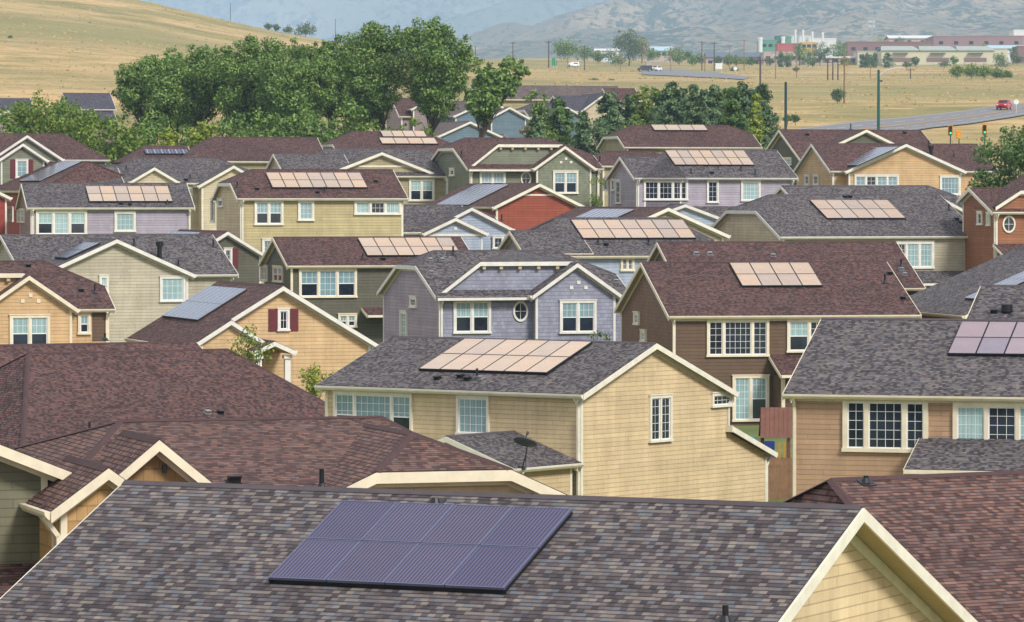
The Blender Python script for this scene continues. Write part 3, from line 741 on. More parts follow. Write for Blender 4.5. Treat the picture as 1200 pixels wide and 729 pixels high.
# M13: barn red house
h = House('barn red house in the middle distance with maroon roof and cream edged gable', 16.5, -20, (635, 216), (0, 0, 7.5), 'barn', 'maroon', 'ivory')
w = 3.35; b = h.gable('y', 0, 15.5, -w - .3, w, 7.5 - .47 * w, .47, oh=.35)
h.board(b, 'f', (613, 227.5, 656, 229.5), name='frieze')
array(h, b, 'l', (558, 215), (593, 217), (547, 240), (514, 239), 7, 2, 'bluepv', 'silver blue solar array on the maroon slope of the barn red house')
# M25: long grey roof with array
h = House('long grey roofed house in the middle with a row of fourteen peach panels', 19.5, -16, (850, 299), (0, 0, 5.6), 'sky', 'gray', 'cream')
x0 = h.X(640, 0, 298)
b = h.gable('x', x0, 0, 0, 10.6, 5.6, .42, j0=.7, j1=.6, hp=.7, oh=.3)
h.gable('x', h.X(616, 0, 290), x0 + 3, .3, 6.6, 5.75, .42, oh=.3, wm='mauve')
h.win(b, 'f', (727, 301, 743, 318), 'd1.d1', tw=.13)
for q in ((701, 286, 'pipe', .3), (760, 286, 'pipe', .3), (710, 287, 'box', 0)): h.vent(b, 'f', *q)
array(h, b, 'f', (668.5, 257.5), (803, 257), (813, 278.5), (683.5, 279), 7, 2, 'peach', 'long peach solar array of fourteen panels in the middle of the photo')
# M26: small maroon roof behind it
h = House('low maroon roof with silver panels tucked behind the long grey roof', 18.5, -20, (783, 243), (0, 0, 7.2), 'sand', 'maroon', 'ivory')
b = h.gable('y', 0, 16, -4.2, 4.2, 7.2 - .42 * 4.2, .42, oh=.3)
array(h, b, 'l', (695, 243.5), (737, 246), (723, 255.5), (679, 254.5), 8, 1, 'bluepv', 'silver solar array on the low maroon roof behind the long grey roof')
# M6: grey roof right
h = House('beige house at the right with wide grey roof, clipped side gable and ten panels', 18.5, -20, (914, 277), (0, 0, 5.6), 'beige', 'gray', 'white')
b = h.gable('x', 0, h.X(1151, 0, 279), 0, 12.6, 5.6, .42, j0=.38, hp=.5, oh=.3, wm='cream')
h.front(b, 'beige')
h.win(b, 'f', (1045, 283, 1094, 315), 'd1.l1.l1', tw=.16)
h.down(b.a1 - .4, .3, -1, 5.4)
lx = h.X(1069, 0, 320)
h.lean(lx, h.X(1160, 0, 320), -1.6, .3, 2.6, 3.35, walls=False)
for x in (1085, 1100, 1150): h.board(b, 'f', local=(h.X(x, -1.3, 330), h.X(x, -1.3, 330) + .22, -1, 2.45), d=1.3, name='porch_post')
for q in ((1112, 246, 'pipe', .4), (1121, 257, 'box', 0), (1126, 261, 'box', 0), (990, 231, 'box', 0), (996, 231, 'box', 0)): h.vent(b, 'f', *q)
array(h, b, 'f', (951.7, 234), (1042, 234), (1060, 255.5), (966, 255.5), 5, 2, 'peach', 'solar array of ten pinkish and white panels on the wide grey roof at right')
# M6b: grey house behind
h = House('grey roofed house peeping over the ridge behind the beige house at right', 17, -18, (1142, 251), (0, 0, 5.6), 'beige', 'gray', 'white')
b = h.gable('x', h.X(945, 0, 251), 0, 0, 9.4, 5.6, .42, oh=.28, j1=.35)
xc = h.X(1101, -.6, 230); g = h.gable('y', -.6, 4.5, xc - 2.5, xc + 2.5, 5.6, .5, oh=.28)
h.win(b, 'f', (1137, 254, 1145, 268), 'd1', tw=.12)
# M5: dark grey roof behind the tan house
h = House('grey roofed house at the right edge whose left slope carries pale panels', 22, -13, (1226, 292), (0, 0, 8.0), 'sand', 'gray', 'cream')
b = h.gable('y', -9, 4.6, -7.7, 7.7, 8.0 - .42 * 7.7, .42, oh=.3)
array(h, b, 'l', (1202, 313), (1222, 317), (1156, 350.5), (1137, 349.5), 3, 3, 'bluepv', 'pale solar array on the slope at the right edge')
# M7: orange brown house at the right edge
h = House('orange brown house at the right edge with an oval window and maroon roof', 18.5, -18, (1163, 248), (0, 0, 5.6), 'orange brown', 'maroon', 'ivory')
b = h.gable('x', 0, 9.5, 0, 5.5, 5.6, .42, bc=3.6, oh=.3)
xh = h.X(1180, .2, 232)
h.gable('y', .2, 3.6, max(.3, xh - 1.0), xh + 8, 5.9, .6, j0=.6, hp=.7, oh=.25, gut=False)
h.oval(b, 'f', (1174.5, 252.5, 1189.5, 273)); h.win(b, 'l', (1146, 248, 1152, 264), 'd1', tw=.12); h.win(b, 'l', (1157, 249, 1161, 265), 'l1', tw=.12)
h.lean(.2, 8, -1.6, .3, 2.75, 3.55, walls=False); h.down(.4, .3, -1, 5.4)
for x in (.5, 2.4, 4.6): h.board(b, 'f', local=(x, x + .22, -1, 2.6), d=1.3, name='porch_post')
h.win(b, 'f', (1166, 300, 1176, 316), 'd1', tw=.12)
# M8: tan house with two gables
h = House('tan house at upper right with wide front gable and long maroon roof', 15.5, -13, (973, 200), (0, 0, 5.6), 'orange tan', 'maroon', 'white')
b = h.gable('x', 0, h.X(1170, 0, 202), 0, 9.8, 5.6, .43, oh=.28)
xc = h.X(1062, -.9, 180); g = h.gable('y', -.9, 6, xc - 4.75, xc + 4.75, 5.6, .43, oh=.32)
h.win(g, 'f', (1001, 205, 1053, 219), 'l1.d1.l1.l1', tw=.13); h.win(g, 'f', (1101, 206, 1125, 229), 'l1', tw=.14)
h.win(b, 'l', (944, 205, 949, 217), 'd1', tw=.1); h.win(b, 'l', (954, 205, 960, 217), 'd1', tw=.1)
h.down(xc + 4.4, -.5, -1, 5.4); h.down(b.a1 - .35, .3, -1, 5.4)
for q in ((1091, 182, 'flue', .7), (1149, 186, 'pipe', .4), (1118, 184, 'pipe', .3)): h.vent(b, 'f', *q)
h.vent(b, 'f', 1088, 172, 'pipe', .5)
array(h, g, 'l', (1021, 172.5), (1044, 172.5), (1009, 194), (985.5, 193), 5, 2, 'bluepv', 'silver solar array on the maroon slope left of the wide tan gable')
# M9: olive house behind
h = House('olive grey house at upper right with long maroon roof below the green lamp post', 14.5, -14, (939, 188), (0, 0, 5.6), 'moss', 'maroon', 'ivory')
b = h.gable('x', 0, h.X(1108, 0, 186), 0, 12, 5.6, .43, oh=.3)
xc = h.X(1020, -.6, 158); g = h.gable('y', .4, 6, xc - 2.9, xc + 2.9, 6.8, .46, oh=.3)
h.win(b, 'l', (917, 185, 928, 194), 'l1.l1', tw=.1)
for q in ((997, 152, 'pipe', .5), (1060, 156, 'box', 0), (946, 158, 'box', 0)): h.vent(b, 'f', *q)
# M10: lilac house
h = House('lilac house at upper right with tall left gable and grey roof', 16, -15, (743, 208), (0, 0, 5.6), 'lilac', 'gray', 'white')
b = h.gable('x', h.X(752, 0, 208), h.X(935, 0, 208), 0, 10, 5.6, .42, j0=1, hp=.55, oh=.3)
wq = h.gable('x', 0, 4, 0, 7.4, 5.6, .42, oh=.3)
h.win(wq, 'f', (754, 211, 806, 235), 'd1.d1.d1', tw=.14); h.win(b, 'f', (828, 211, 842, 238), 'd1', tw=.13); h.win(b, 'f', (868, 212, 891, 236), 'l1', tw=.14)
h.win(wq, 'l', (708, 209, 713, 224), 'd1', tw=.1); h.win(wq, 'l', (717, 210, 721, 224), 'd1', tw=.1); h.win(wq, 'l', (722, 211, 728, 239), 'd1', tw=.1)
h.down(b.a1 - .35, .3, -1, 5.4); h.down(.4, .3, -1, 5.4)
h.lean(h.X(790, 0, 240), h.X(905, 0, 240), -2.0, .3, 2.6, 3.5, walls=False)
xc = h.X(803, -3.4, 240); zz = h.hit(803, 239, (0, -3.4, 0), (0, 1, 0)).z
g = h.gable('y', -3.4, .3, xc - 2.9, xc + 2.9, zz - .36 * 2.9, .36, oh=.25, wm='sky', zb=zz - 1.6)
for x in (xc + .9, xc + 2.4): m = MB(); m.box(x - .12, x + .12, -3.1, -2.86, -1, zz - 1.6); m.build('porch_column', M['white'], h.e)
for q in ((810, 203, 'pipe', .3), (834, 203, 'box', 0), (868, 199, 'pipe', .3), (885, 204, 'pipe', .3)): h.vent(b, 'f', *q)
array(h, b, 'f', (780, 176), (872, 176), (884, 193), (790, 193), 7, 2, 'peach', 'peach solar array on the grey roof of the lilac house')
# M11: maroon roof at the back
h = House('long maroon roof at the back with a single row of panels along its ridge', 14, -14, (732, 172), (0, 0, 5.6), 'sand', 'maroon', 'ivory')
b = h.gable('x', 0, h.X(893, 0, 172), 0, 9, 5.6, .42, j0=.5, j1=.4, oh=.3)
h.gable('x', -3, 3, -3.5, 3, 4.0, .38, j0=.5, j1=.3, oh=.25, wm='sand')
array(h, b, 'f', (762.5, 146), (825.5, 146), (829, 152.5), (767, 152.5), 4, 1, 'peach', 'single row of peach panels along the back maroon ridge')
# M12: olive hooded house
h, b, g, T = hooded('olive green shingled house with maroon roof and an oval window, upper middle', .69, 15.6, -18, (548, 197), 'olive', 'olive', 'olive shake', 'maroon', 'ivory', 742)
h.vent(b, 'f', 541, 182, 'pipe', .4); h.vent(b, 'f', 703, 189, 'pipe', .4)
# M15: maroon roof behind it
h = House('long maroon roof at upper middle with two short rows of peach panels', 14, -15, (398, 184), (0, 0, 5.6), 'olive', 'maroon', 'ivory')
b = h.gable('x', 0, h.X(560, 0, 183), 0, 10.6, 5.6, .42, j0=.5, j1=.8, oh=.3)
array(h, b, 'f', (444.5, 153), (496, 153), (501, 160), (449.5, 160), 4, 1, 'peach', 'upper short row of peach panels on the long back maroon roof')
array(h, b, 'f', (443.5, 161), (509, 161.5), (513.5, 168.5), (448, 168), 4, 1, 'peach', 'lower row of peach panels on the long back maroon roof')
# M16: sand house
h = House('sand coloured house with grey roof, low wide gable and twin window', 15.3, -16, (531, 206), (0, 0, 5.6), 'sand', 'gray', 'ivory')
x0 = h.X(371, 0, 206)
b = h.gable('x', x0, 0, 0, 10, 5.6, .42, j0=.45, j1=.2, oh=.28)
h.gable('x', h.X(333, 0, 200), x0 + 3, .4, 7, 5.9, .42, oh=.25, wm='cream')
xc = h.X(452, -.8, 190); g = h.gable('y', .35, 6, xc - 4.1, xc + 4.1, 5.85, .38, oh=.3, gut=False)
h.win(b, 'f', (479, 210, 509, 236), 'm1.m1', tw=.14); h.board(g, 'f', (420, 194, 488, 196), name='frieze')
h.vent(b, 'f', 512, 190, 'pipe', .4)
# M17: yellow green house
h = House('lemon yellow house at upper left with maroon roof and clipped side gable', 18, -14.5, (278, 232), (0, 0, 5.6), 'lemon', 'maroon', 'ivory')
b = h.gable('x', 0, h.X(478, 0, 233), 0, 9, 5.6, .42, j0=.47, hp=.5, oh=.28, wm='yellow')  # lit left wall: the light is put into a paler siding colour
h.front(b, 'lemon')
h.win(b, 'f', (298, 235, 332, 264), 'm1.m1', tw=.14); h.win(b, 'f', (349, 235, 368, 259), 'l1', tw=.14); h.win(b, 'f', (415, 235, 470, 252), 'l1.d1.l1', tw=.14); h.win(b, 'f', (307, 280, 320, 300), 'l1', tw=.13)
h.win(b, 'l', (248, 233, 252, 261), 'd1', tw=.12); h.win(b, 'l', (256, 233, 262, 243), 'd1', tw=.12); h.down(.4, .28, -1, 5.4)
for q in ((278, 219, 'pipe', .35), (301, 222, 'box', 0), (381, 224, 'pipe', .3), (440, 213, 'box', 0), (372, 226, 'box', 0)): h.vent(b, 'f', *q)
array(h, b, 'f', (309.5, 202), (421, 202), (432, 219.5), (321, 219.5), 7, 2, 'peach', 'peach solar array on the maroon roof of the lemon yellow house')
# M18: grey lilac house
h = House('grey lilac house at far left with grey roof and triple window', 17, -12, (32, 243), (0, 0, 5.6), 'lilac', 'gray', 'ivory')
b = h.gable('x', 0, h.X(228, 0, 245), 0, 8.4, 5.6, .40, oh=.28, wm='mauve')
h.front(b, 'lilac')
h.win(b, 'f', (42, 247, 102, 276), 'm1.l1.m1', tw=.16); h.win(b, 'f', (134, 248, 159, 272), 'l1', tw=.15)
h.win(b, 'l', (10, 243, 16, 260), 'l1', tw=.11); h.win(b, 'l', (21, 245, 29, 261), 'm1.m1', tw=.1); h.down(b.a1 - .35, .28, -1, 5.4); h.down(.4, .28, -1, 5.4)
for q in ((142, 239, 'box', 0), (152, 240, 'box', 0), (196, 239, 'pipe', .3)): h.vent(b, 'f', *q)
array(h, b, 'f', (97.5, 217.5), (195, 218), (204.5, 236), (107, 235.5), 6, 2, 'peach', 'peach solar array on the grey roof of the grey lilac house')
# M29: grey roof cream gables
h = House('cream gabled house at upper left under a low grey roof', 15.5, -15, (146, 214), (0, 0, 5.6), 'cream', 'gray', 'ivory')
b = h.gable('x', 0, h.X(300, 0, 216), 0, 9.6, 5.6, .40, j0=.4, j1=.5, oh=.28)
h.gable('x', h.X(105, 0, 214), 3, .2, 6.6, 5.6, .42, oh=.28)
xc = h.X(181, -.7, 205); g = h.gable('y', -.7, 5, xc - 1.85, xc + 1.85, 5.7, .58, oh=.25)
xc = h.X(274, -1.6, 210); g2 = h.gable('y', -1.6, 5, xc - 2.7, xc + 2.7, 5.4, .56, oh=.3)
h.win(b, 'f', (212, 219, 226, 238), 'm1', tw=.14)
for q in ((218, 211, 'box', 0), (223, 209, 'pipe', .3), (148, 198, 'pipe', .3)): h.vent(b, 'f', *q)
# M28: maroon roof with blue panels
h = House('maroon roofed house at far left with blue white panels beside the grey lilac house', 15.5, -26, (112, 189), (0, 0, 7.6), 'brick', 'maroon', 'cream')
b = h.gable('y', -1, 12, -5, 5, 7.6 - .44 * 5, .44, j0=1, hp=.9, rake=False, oh=.3)
array(h, b, 'l', (68, 188.5), (89, 189), (50, 212), (28.5, 211), 6, 2, 'bluepv', 'blue white solar array on the maroon roof at far left')
h = House('brick red house cut off by the left edge below the blue white panels', 16.5, -14, (13, 231), (0, 0, 5.6), 'brick', 'maroon', 'ivory')
b = h.gable('y', 0, 9, -8, 0, 5.6, .5, oh=.3)
# M27: green house with shutters
h = House('sage green house at far left with maroon shutters and two nested gables', 15, -14, (129, 187), (0, 0, 5.6), 'olive', 'maroon', 'white')
b = h.gable('x', h.X(-30, 0, 187), 0, 0, 9.6, 5.6, .43, j1=1, hp=.7, oh=.28, rake=False)
xc = h.X(32, -.6, 165); h.gable('y', -.6, 5, xc - 2.8, xc + 2.8, 5.65, .66, oh=.28)
xc = h.X(27, -1.6, 175); g = h.gable('y', -1.6, 3, xc - 1.95, xc + 1.95, 5.55, .66, oh=.28)
wr = h.win(g, 'f', (18, 187, 33, 209), 'l1', tw=.13); h.shutters(g, 'f', wr, .36)
h.board(g, 'f', (24.5, 172.5, 27, 175), mat=W['brick'], name='gable_vent')
# M30: red roof below the cottonwoods
h = House('plain maroon hip roof in front of the big cottonwoods', 14, -14, (385, 189), (0, 0, 5.6), 'sand', 'maroon', 'ivory')
b = h.gable('x', h.X(212, 0, 188), 0, 0, 9.8, 5.6, .42, j0=1, hp=.6, oh=.3)
h = House('low maroon roof with dark blue panels at the foot of the cottonwoods', 14, -14, (228, 190), (0, 0, 4.4), 'sand', 'maroon', 'ivory')
b = h.gable('x', h.X(145, 0, 190), 0, 0, 7, 4.4, .40, j0=1, hp=.6, oh=.3)
array(h, b, 'f', (168, 174.5), (218, 174.5), (222, 180), (171, 180), 6, 1, 'bluepv', 'flat dark blue solar array on the low roof below the cottonwoods', 'frame')
# far houses behind the trees
h = House('blue green two storey house behind the leaning cottonwood', 11, -24, (613, 136), (0, 0, 5.6), 'teal', 'brownroof', 'white')
g = h.gable('y', 0, 9, -8, 0, 5.6, .42, oh=.3); h.win(g, 'f', (576, 121, 584, 127.5), 'l1.l1', tw=.15); h.win(g, 'f', (600, 137, 608, 151), 'l1.l1', tw=.15)
xc = -2.1; g3 = h.gable('y', -1.2, 2, -4.4, 0.2, 5.4, .5, oh=.3)
h.gable('x', -10, -3, -3.5, .2, 2.9, .4, oh=.3, wm='mauve')
h = House('long brown roofed house farthest back beyond the leaning cottonwood', 10, -14, (735, 117), (0, 0, 5.6), 'sand', 'brownroof', 'ivory')
h.gable('x', h.X(560, 0, 117), 0, 0, 8, 5.6, .42, oh=.3)
h = House('blue black roofed house behind the small pine', 10.5, -16, (660, 135), (0, 0, 5.6), 'teal', 'slate', 'white')
xq = h.X(668, 0, 135); h.gable('x', h.X(620, 0, 135), xq, 0, 8, 5.4, .42, oh=.3, j0=.5); h.gable('y', -1, 5, -2.2, 2.4, 5.4, .5, oh=.3)
h = House('dark slate roofed house with cream wall behind the row of pines', 10.5, -18, (694, 132), (0, 0, 5.6), 'cream', 'slate', 'white')
h.gable('x', h.X(664, 0, 132), 3, .5, 9, 5.8, .42, oh=.3); g = h.gable('y', 0, 8, -1.6, 4.6, 5.6, .7, oh=.3)
h = House('maroon roofed house half hidden between the big cottonwood trunks', 11, -14, (468, 136), (0, 0, 5.6), 'mauve', 'maroon', 'white')
h.gable('x', 0, 6, 0, 8, 5.6, .5, oh=.3); g = h.gable('y', -.6, 3, 1.2, 3.6, 6.4, .5, oh=.25); h.win(g, 'f', (491, 122, 497, 129), 'l1', tw=.12)
h = House('maroon tile roof peeking out right of the pines far back', 10, -14, (752, 118), (0, 0, 5.6), 'sand', 'maroon', 'ivory')
h.gable('x', h.X(714, 0, 118), 0, 0, 6, 5.6, .5, oh=.3)
h = House('grey blue house with white rake behind the leaning tree base', 11.5, -24, (588, 157), (0, 0, 5.6), 'teal', 'brownroof', 'white')
h.gable('y', 0, 8, -7, 0, 5.4, .42, oh=.3)
h = House('lavender grey roofed house at far left beyond the green trees', 10.5, -14, (136, 128), (0, 0, 5.6), 'mauve', 'slate', 'white')
h.gable('x', h.X(80, 0, 128), 0, 0, 9, 5.6, .42, oh=.3)
h.lean(h.X(92, 0, 135), h.X(133, 0, 135), -4, .2, 3.7, 5.4)
h = House('grey roofed house at the left edge far beyond the sage green house', 10.5, -14, (40, 130), (0, 0, 5.6), 'mauve', 'slate', 'white')
h.gable('x', h.X(-30, 0, 130), 0, 0, 7, 5.6, .42, oh=.3); h.gable('y', -4, 3, -5.5, -1.5, 4.6, .5, oh=.25)
for h in HOUSES: h.finish()
for h in HOUSES: print('GROUND z=%.1f  at (%.0f, %.0f)  %s' % (h.O.z, h.O.x, h.O.y, h.e['label'][:50]))
# ------------------------------------------------------------------ terrain
GP = [(h.O.x + h.xd.x * 3 + h.yd.x * 5, h.O.y + h.yd.y * 5, h.O.z - (0.0 if h.O.z < 30 else 3)) for h in HOUSES]
GP += [(x, y, 6.6) for x in (-60, -25, 10, 50) for y in (0, 30, 50)] + [(-90, y, 8 + y * .025) for y in (100, 200, 300)] + [(90, y, 8 + y * .025) for y in (100, 200, 300)]
PROF = [(400, 240), (430, 220), (450, 213), (500, 189), (580, 162), (720, 127), (850, 112), (1000, 100), (1250, 90), (1500, 82), (1800, 74), (2200, 71), (3000, 69)]
CREST = [(-2500, -60), (-600, -50), (-200, -45), (0, -24), (100, -12), (170, 0), (250, 20), (320, 36), (375, 46), (450, 62), (550, 74), (700, 82), (4000, 82)]
def lerp_tab(T, x):
    if x <= T[0][0]: return T[0][1]
    for (a, p), (b, q) in zip(T, T[1:]):
        if x <= b: return p + (q - p) * (x - a) / (b - a)
    return T[-1][1]
def sm(x): x = max(0.0, min(1.0, x)); return x * x * (3 - 2 * x)
def zprof(X, Y):
    u = 600 + X / Y * F
    py = lerp_tab(PROF, Y)
    g = max(0, min(1, (Y - 640) / 860)) ** .85 if Y < 1500 else max(0.0, 1 - (Y - 1500) / 600)
    py += (lerp_tab(CREST, u) - 82) * g
    return ZC + Y * (230 - py) / F + 1.2 * sm((Y - 600) / 500) * noise.noise((X * .012, Y * .006, 3))
def zidw(X, Y):
    a = b = 0.0
    for (x, y, z) in GP:
        w = 1.0 / ((x - X) ** 2 + (y - Y) ** 2 + 60.0) ** 1.6; a += w * z; b += w
    return a / b
def zfun(X, Y):
    k = sm((Y - 385) / 70)
    z = 0.0
    if k < 1: z += (1 - k) * zidw(X, Y)
    if k > 0: z += k * zprof(X, max(Y, 300))
    return z
YS = [-60, 0, 30, 50] + [60 + 10 * i for i in range(39)] + [450 + 10 * i for i in range(40)] + [860 + 25 * i for i in range(46)] + [2050, 2200, 2400, 2700, 3000]
US = [-3400, -2500, -1800, -1300, -900, -500, -200] + [-100 + 25 * i for i in range(57)] + [1400, 1700, 2100, 2600, 3200, 4000]
def colx(u, Y): return (u - 600) / F * max(Y, 260)
GZ = [[zfun(colx(u, Y), Y) for u in US] for Y in YS]
mb = MB(); nu = len(US)
mb.v = [(colx(u, Y), Y, GZ[i][j]) for i, Y in enumerate(YS) for j, u in enumerate(US)]
for i in range(len(YS) - 1):
    for j in range(nu - 1):
        mb.f.append((i * nu + j, i * nu + j + 1, (i + 1) * nu + j + 1, (i + 1) * nu + j)); mb.m.append(0 if YS[i] < 420 else 1)
import bisect
def zg(X, Y):
    i = max(0, min(len(YS) - 2, bisect.bisect_right(YS, Y) - 1)); f = (Y - YS[i]) / (YS[i + 1] - YS[i])
    u = 600 + X * F / max(Y, 260); j = max(0, min(nu - 2, bisect.bisect_right(US, u) - 1)); g = (u - US[j]) / (US[j + 1] - US[j])
    a = GZ[i][j] * (1 - g) + GZ[i][j + 1] * g; b = GZ[i + 1][j] * (1 - g) + GZ[i + 1][j + 1] * g
    return a * (1 - f) + b * f
def ghit(px, py, y0=380.0, y1=2600.0):      # where the line of sight meets the ground
    d = ray(px, py); p = None; Y = y0
    while Y < y1:
        P = CAM + d * (Y / d.y)
        if P.z < zg(P.x, Y):
            lo, hi = Y - 5, Y
            for _ in range(20):
                m = (lo + hi) / 2; P = CAM + d * (m / d.y)
                if P.z < zg(P.x, m): hi = m
                else: lo = m
            return P
        Y += 5
    return CAM + d * (y1 / d.y)

t = NT('lawn'); n1 = t.noise(t.coord(), .25, 5); n2 = t.noise(t.coord(), 6, 4, .7)
c = t.ramp(n1, [(.35, rgb(86, 104, 44)), (.55, rgb(110, 118, 60)), (.75, rgb(140, 128, 84))])
t.color(t.mix(1, c, t.ramp(n2, [(.3, (.6, .6, .6, 1)), (.7, (1.2, 1.2, 1.2, 1))]), 'MULTIPLY')); t.bump(n2, .6, .06); t.set(Roughness=.9); M['lawn'] = t.m
t = NT('dry grass'); o = t.coord()
n1 = t.noise(o, .013, 7, .66); n2 = t.noise(o, .11, 5, .65); n3 = t.noise(o, .9, 4, .7)
c = t.ramp(n1, [(.34, rgb(138, 136, 92)), (.43, rgb(168, 154, 106)), (.49, rgb(204, 176, 128)), (.56, rgb(220, 188, 142)), (.64, rgb(182, 158, 116))])
c = t.mix(t.ramp(n2, [(.48, (0, 0, 0, 1)), (.66, (.75, .75, .75, 1))]), c, rgb(150, 142, 92))
c = t.mix(t.ramp(t.noise(o, .05, 5, .7), [(.56, (0, 0, 0, 1)), (.66, (.8, .8, .8, 1))]), c, rgb(216, 182, 136))
c = t.mix(t.ramp(t.noise(o, .006, 5, .6), [(.46, (0, 0, 0, 1)), (.62, (.6, .6, .6, 1))]), c, rgb(150, 140, 100))
c = t.mix(t.ramp(t.noise(o, .0032, 4, .6), [(.44, (0, 0, 0, 1)), (.58, (.62, .62, .62, 1))]), c, rgb(146, 146, 98))
c = t.mix(1, c, rgb(246, 242, 238), 'MULTIPLY')
c = t.mix(1, c, t.ramp(n3, [(.30, (.72, .73, .71, 1)), (.65, (1.12, 1.12, 1.1, 1))]), 'MULTIPLY')
t.color(c); t.bump(t.math('ADD', n3, t.math('MULTIPLY', n2, 2.0)), .9, .5); t.set(Roughness=.95); t.b.inputs['Specular IOR Level'].default_value = .1; M['field'] = t.m
g = mb.build('ground', [M['lawn'], M['field']], fix=False); struct(g)
for p in g.data.polygons: p.use_smooth = True

# hills and mountains
def heightfield(name, us, ys, zf, mat):
    m = MB(); n = len(us)
    m.v = [((u - 600) / F * Y, Y, zf(u, Y)) for Y in ys for u in us]
    for i in range(len(ys) - 1):
        for j in range(n - 1): m.f.append((i * n + j, i * n + j + 1, (i + 1) * n + j + 1, (i + 1) * n + j))
    o = m.build(name, mat, fix=False); struct(o)
    for p in o.data.polygons: p.use_smooth = True
    return o
def rid(x, y, s):
    a = 0; k = 1.0
    for i in range(6):
        a += k * (1 - abs(noise.noise((x * s, y * s, 7.3 + i)))) ; s *= 2.0; k *= .5
    return a / 1.97
MC = [(-400, 92), (430, 78), (490, 68), (555, 48), (600, 38), (650, 23), (700, 6), (750, -9), (850, -30), (1000, -50), (1300, -70), (2600, -100)]
def zmid(u, Y):
    k = max(0, (Y - 4500) / 3500); py = 72 + (lerp_tab(MC, u) - 72) * (k ** .9 if k < 1 else 1)
    X = (u - 600) / F * Y
    z = ZC + Y * (230 - py) / F - 14 * sm((5000 - Y) / 500)
    z += (rid(X, Y * .22, .0030) - .75) * 150 * sm(k * 1.6) * (1 - .8 * sm((k - .75) / .25))
    if k > 1: z -= (Y - 8000) * .3
    return z
def mountain_mat(name, cols, shr, sc):
    t = NT(name); mp = t.node('ShaderNodeMapping'); mp.inputs['Scale'].default_value = (1, .22, .6); t.l.new(t.coord(), mp.inputs[0]); o = mp.outputs[0]; n1 = t.noise(o, .006 * sc, 6, .65); n2 = t.noise(o, .11 * sc, 6, .78); n3 = t.noise(o, .012 * sc, 4)
    c = t.ramp(n1, cols)
    f = t.math('ADD', t.math('MULTIPLY', n2, .75), t.math('MULTIPLY', n3, .35))
    c = t.mix(t.ramp(f, [(.53, (0, 0, 0, 1)), (.60, (.95, .95, .95, 1))]), c, shr)
    t.color(c); t.bump(n2, .8, 6); t.set(Roughness=.95); t.b.inputs['Specular IOR Level'].default_value = .1
    return t.m
M['mid'] = mountain_mat('foothill scrub', [(.34, rgb(104, 98, 82)), (.47, rgb(124, 114, 92)), (.6, rgb(172, 150, 118)), (.72, rgb(132, 120, 98))], rgb(50, 66, 46), .6)
M['far'] = mountain_mat('mountain forest', [(.34, rgb(96, 104, 86)), (.5, rgb(116, 116, 92)), (.65, rgb(148, 132, 106))], rgb(30, 48, 36), .38)
heightfield('foothill', [380 + 8 * i for i in range(110)] + [1260 + 40 * i for i in range(34)], [4400 + 60 * i for i in range(72)], zmid, M['mid'])
def zfar(u, Y):
    k = max(0, (Y - 9200) / 4800); X = (u - 600) / F * Y
    py = 78 + (-45 - 78) * min(1, k) ** .95
    return ZC + Y * (230 - py) / F + (rid(X, Y * .3, .0011) - .78) * 560 * sm(k * 1.8) * (1 - .85 * sm((k - .7) / .3)) - 60 * sm((9600 - Y) / 400)
heightfield('mountain', [-1200 + 40 * i for i in range(25)] + [-200 + 12 * i for i in range(120)] + [1240 + 40 * i for i in range(40)], [9000 + 110 * i for i in range(48)], zfar, M['far'])

# ------------------------------------------------------------------ roads
M['asphalt'] = plain('worn asphalt', rgb(132, 130, 132), .85, wear=.25)
M['line'] = plain('faded yellow line', rgb(206, 160, 96), .8, wear=.3); M['wline'] = plain('faded white line', rgb(206, 204, 200), .8, wear=.3)
def resample(poly, n):
    P = [ghit(*q) for q in poly]; L = [0]
    for a, b in zip(P, P[1:]): L.append(L[-1] + (Vector((b.x - a.x, b.y - a.y))).length)
    out = []
    for i in range(n + 1):
        s = L[-1] * i / n
        for k in range(len(P) - 1):
            if s <= L[k + 1] + 1e-6:
                f = (s - L[k]) / max(1e-6, L[k + 1] - L[k]); out.append(P[k].lerp(P[k + 1], f)); break
    return out
def ribbon(name, A, B, f0, f1, dz, mat, dash=0):
    m = MB(); n = len(A)
    K = 6 if f1 - f0 > .3 else 1
    for i in range(n - 1):
        if dash and (i // dash) % 2: continue
        for k in range(K):
            a, b = f0 + (f1 - f0) * k / K, f0 + (f1 - f0) * (k + 1) / K
            q = []
            for P, Q, f in ((A[i], B[i], a), (A[i + 1], B[i + 1], a), (A[i + 1], B[i + 1], b), (A[i], B[i], b)):
                p = P.lerp(Q, f); q.append((p.x, p.y, zg(p.x, p.y) + dz))
            m.poly(q)
    o = m.build(name, mat, fix=False)
    return struct(o)
top = [(884, 160), (930, 153), (1000, 143.5), (1075, 137), (1136, 130), (1200, 122), (1330, 104)]
bot = [(905, 178), (960, 170), (1030, 160), (1091, 151), (1134, 146.5), (1200, 136), (1340, 115)]
A_, B_ = resample(bot, 70), resample(top, 70)
ribbon('road', A_, B_, 0, 1, .18, M['asphalt'])
for f in (.44, .47): ribbon('centre_line', A_, B_, f, f + .02, .22, M['line'])
for f in (.06, .93): ribbon('edge_line', A_, B_, f, f + .018, .22, M['wline'])
for f in (.26, .70): ribbon('lane_line', A_, B_, f, f + .018, .22, M['wline'], 1)
A2, B2 = resample([(752, 88), (800, 90), (840, 92), (872, 94)], 20), resample([(752, 80.5), (800, 81.5), (840, 85.5), (878, 91)], 20)
ribbon('far_road', A2, B2, 0, 1, .2, M['asphalt'])

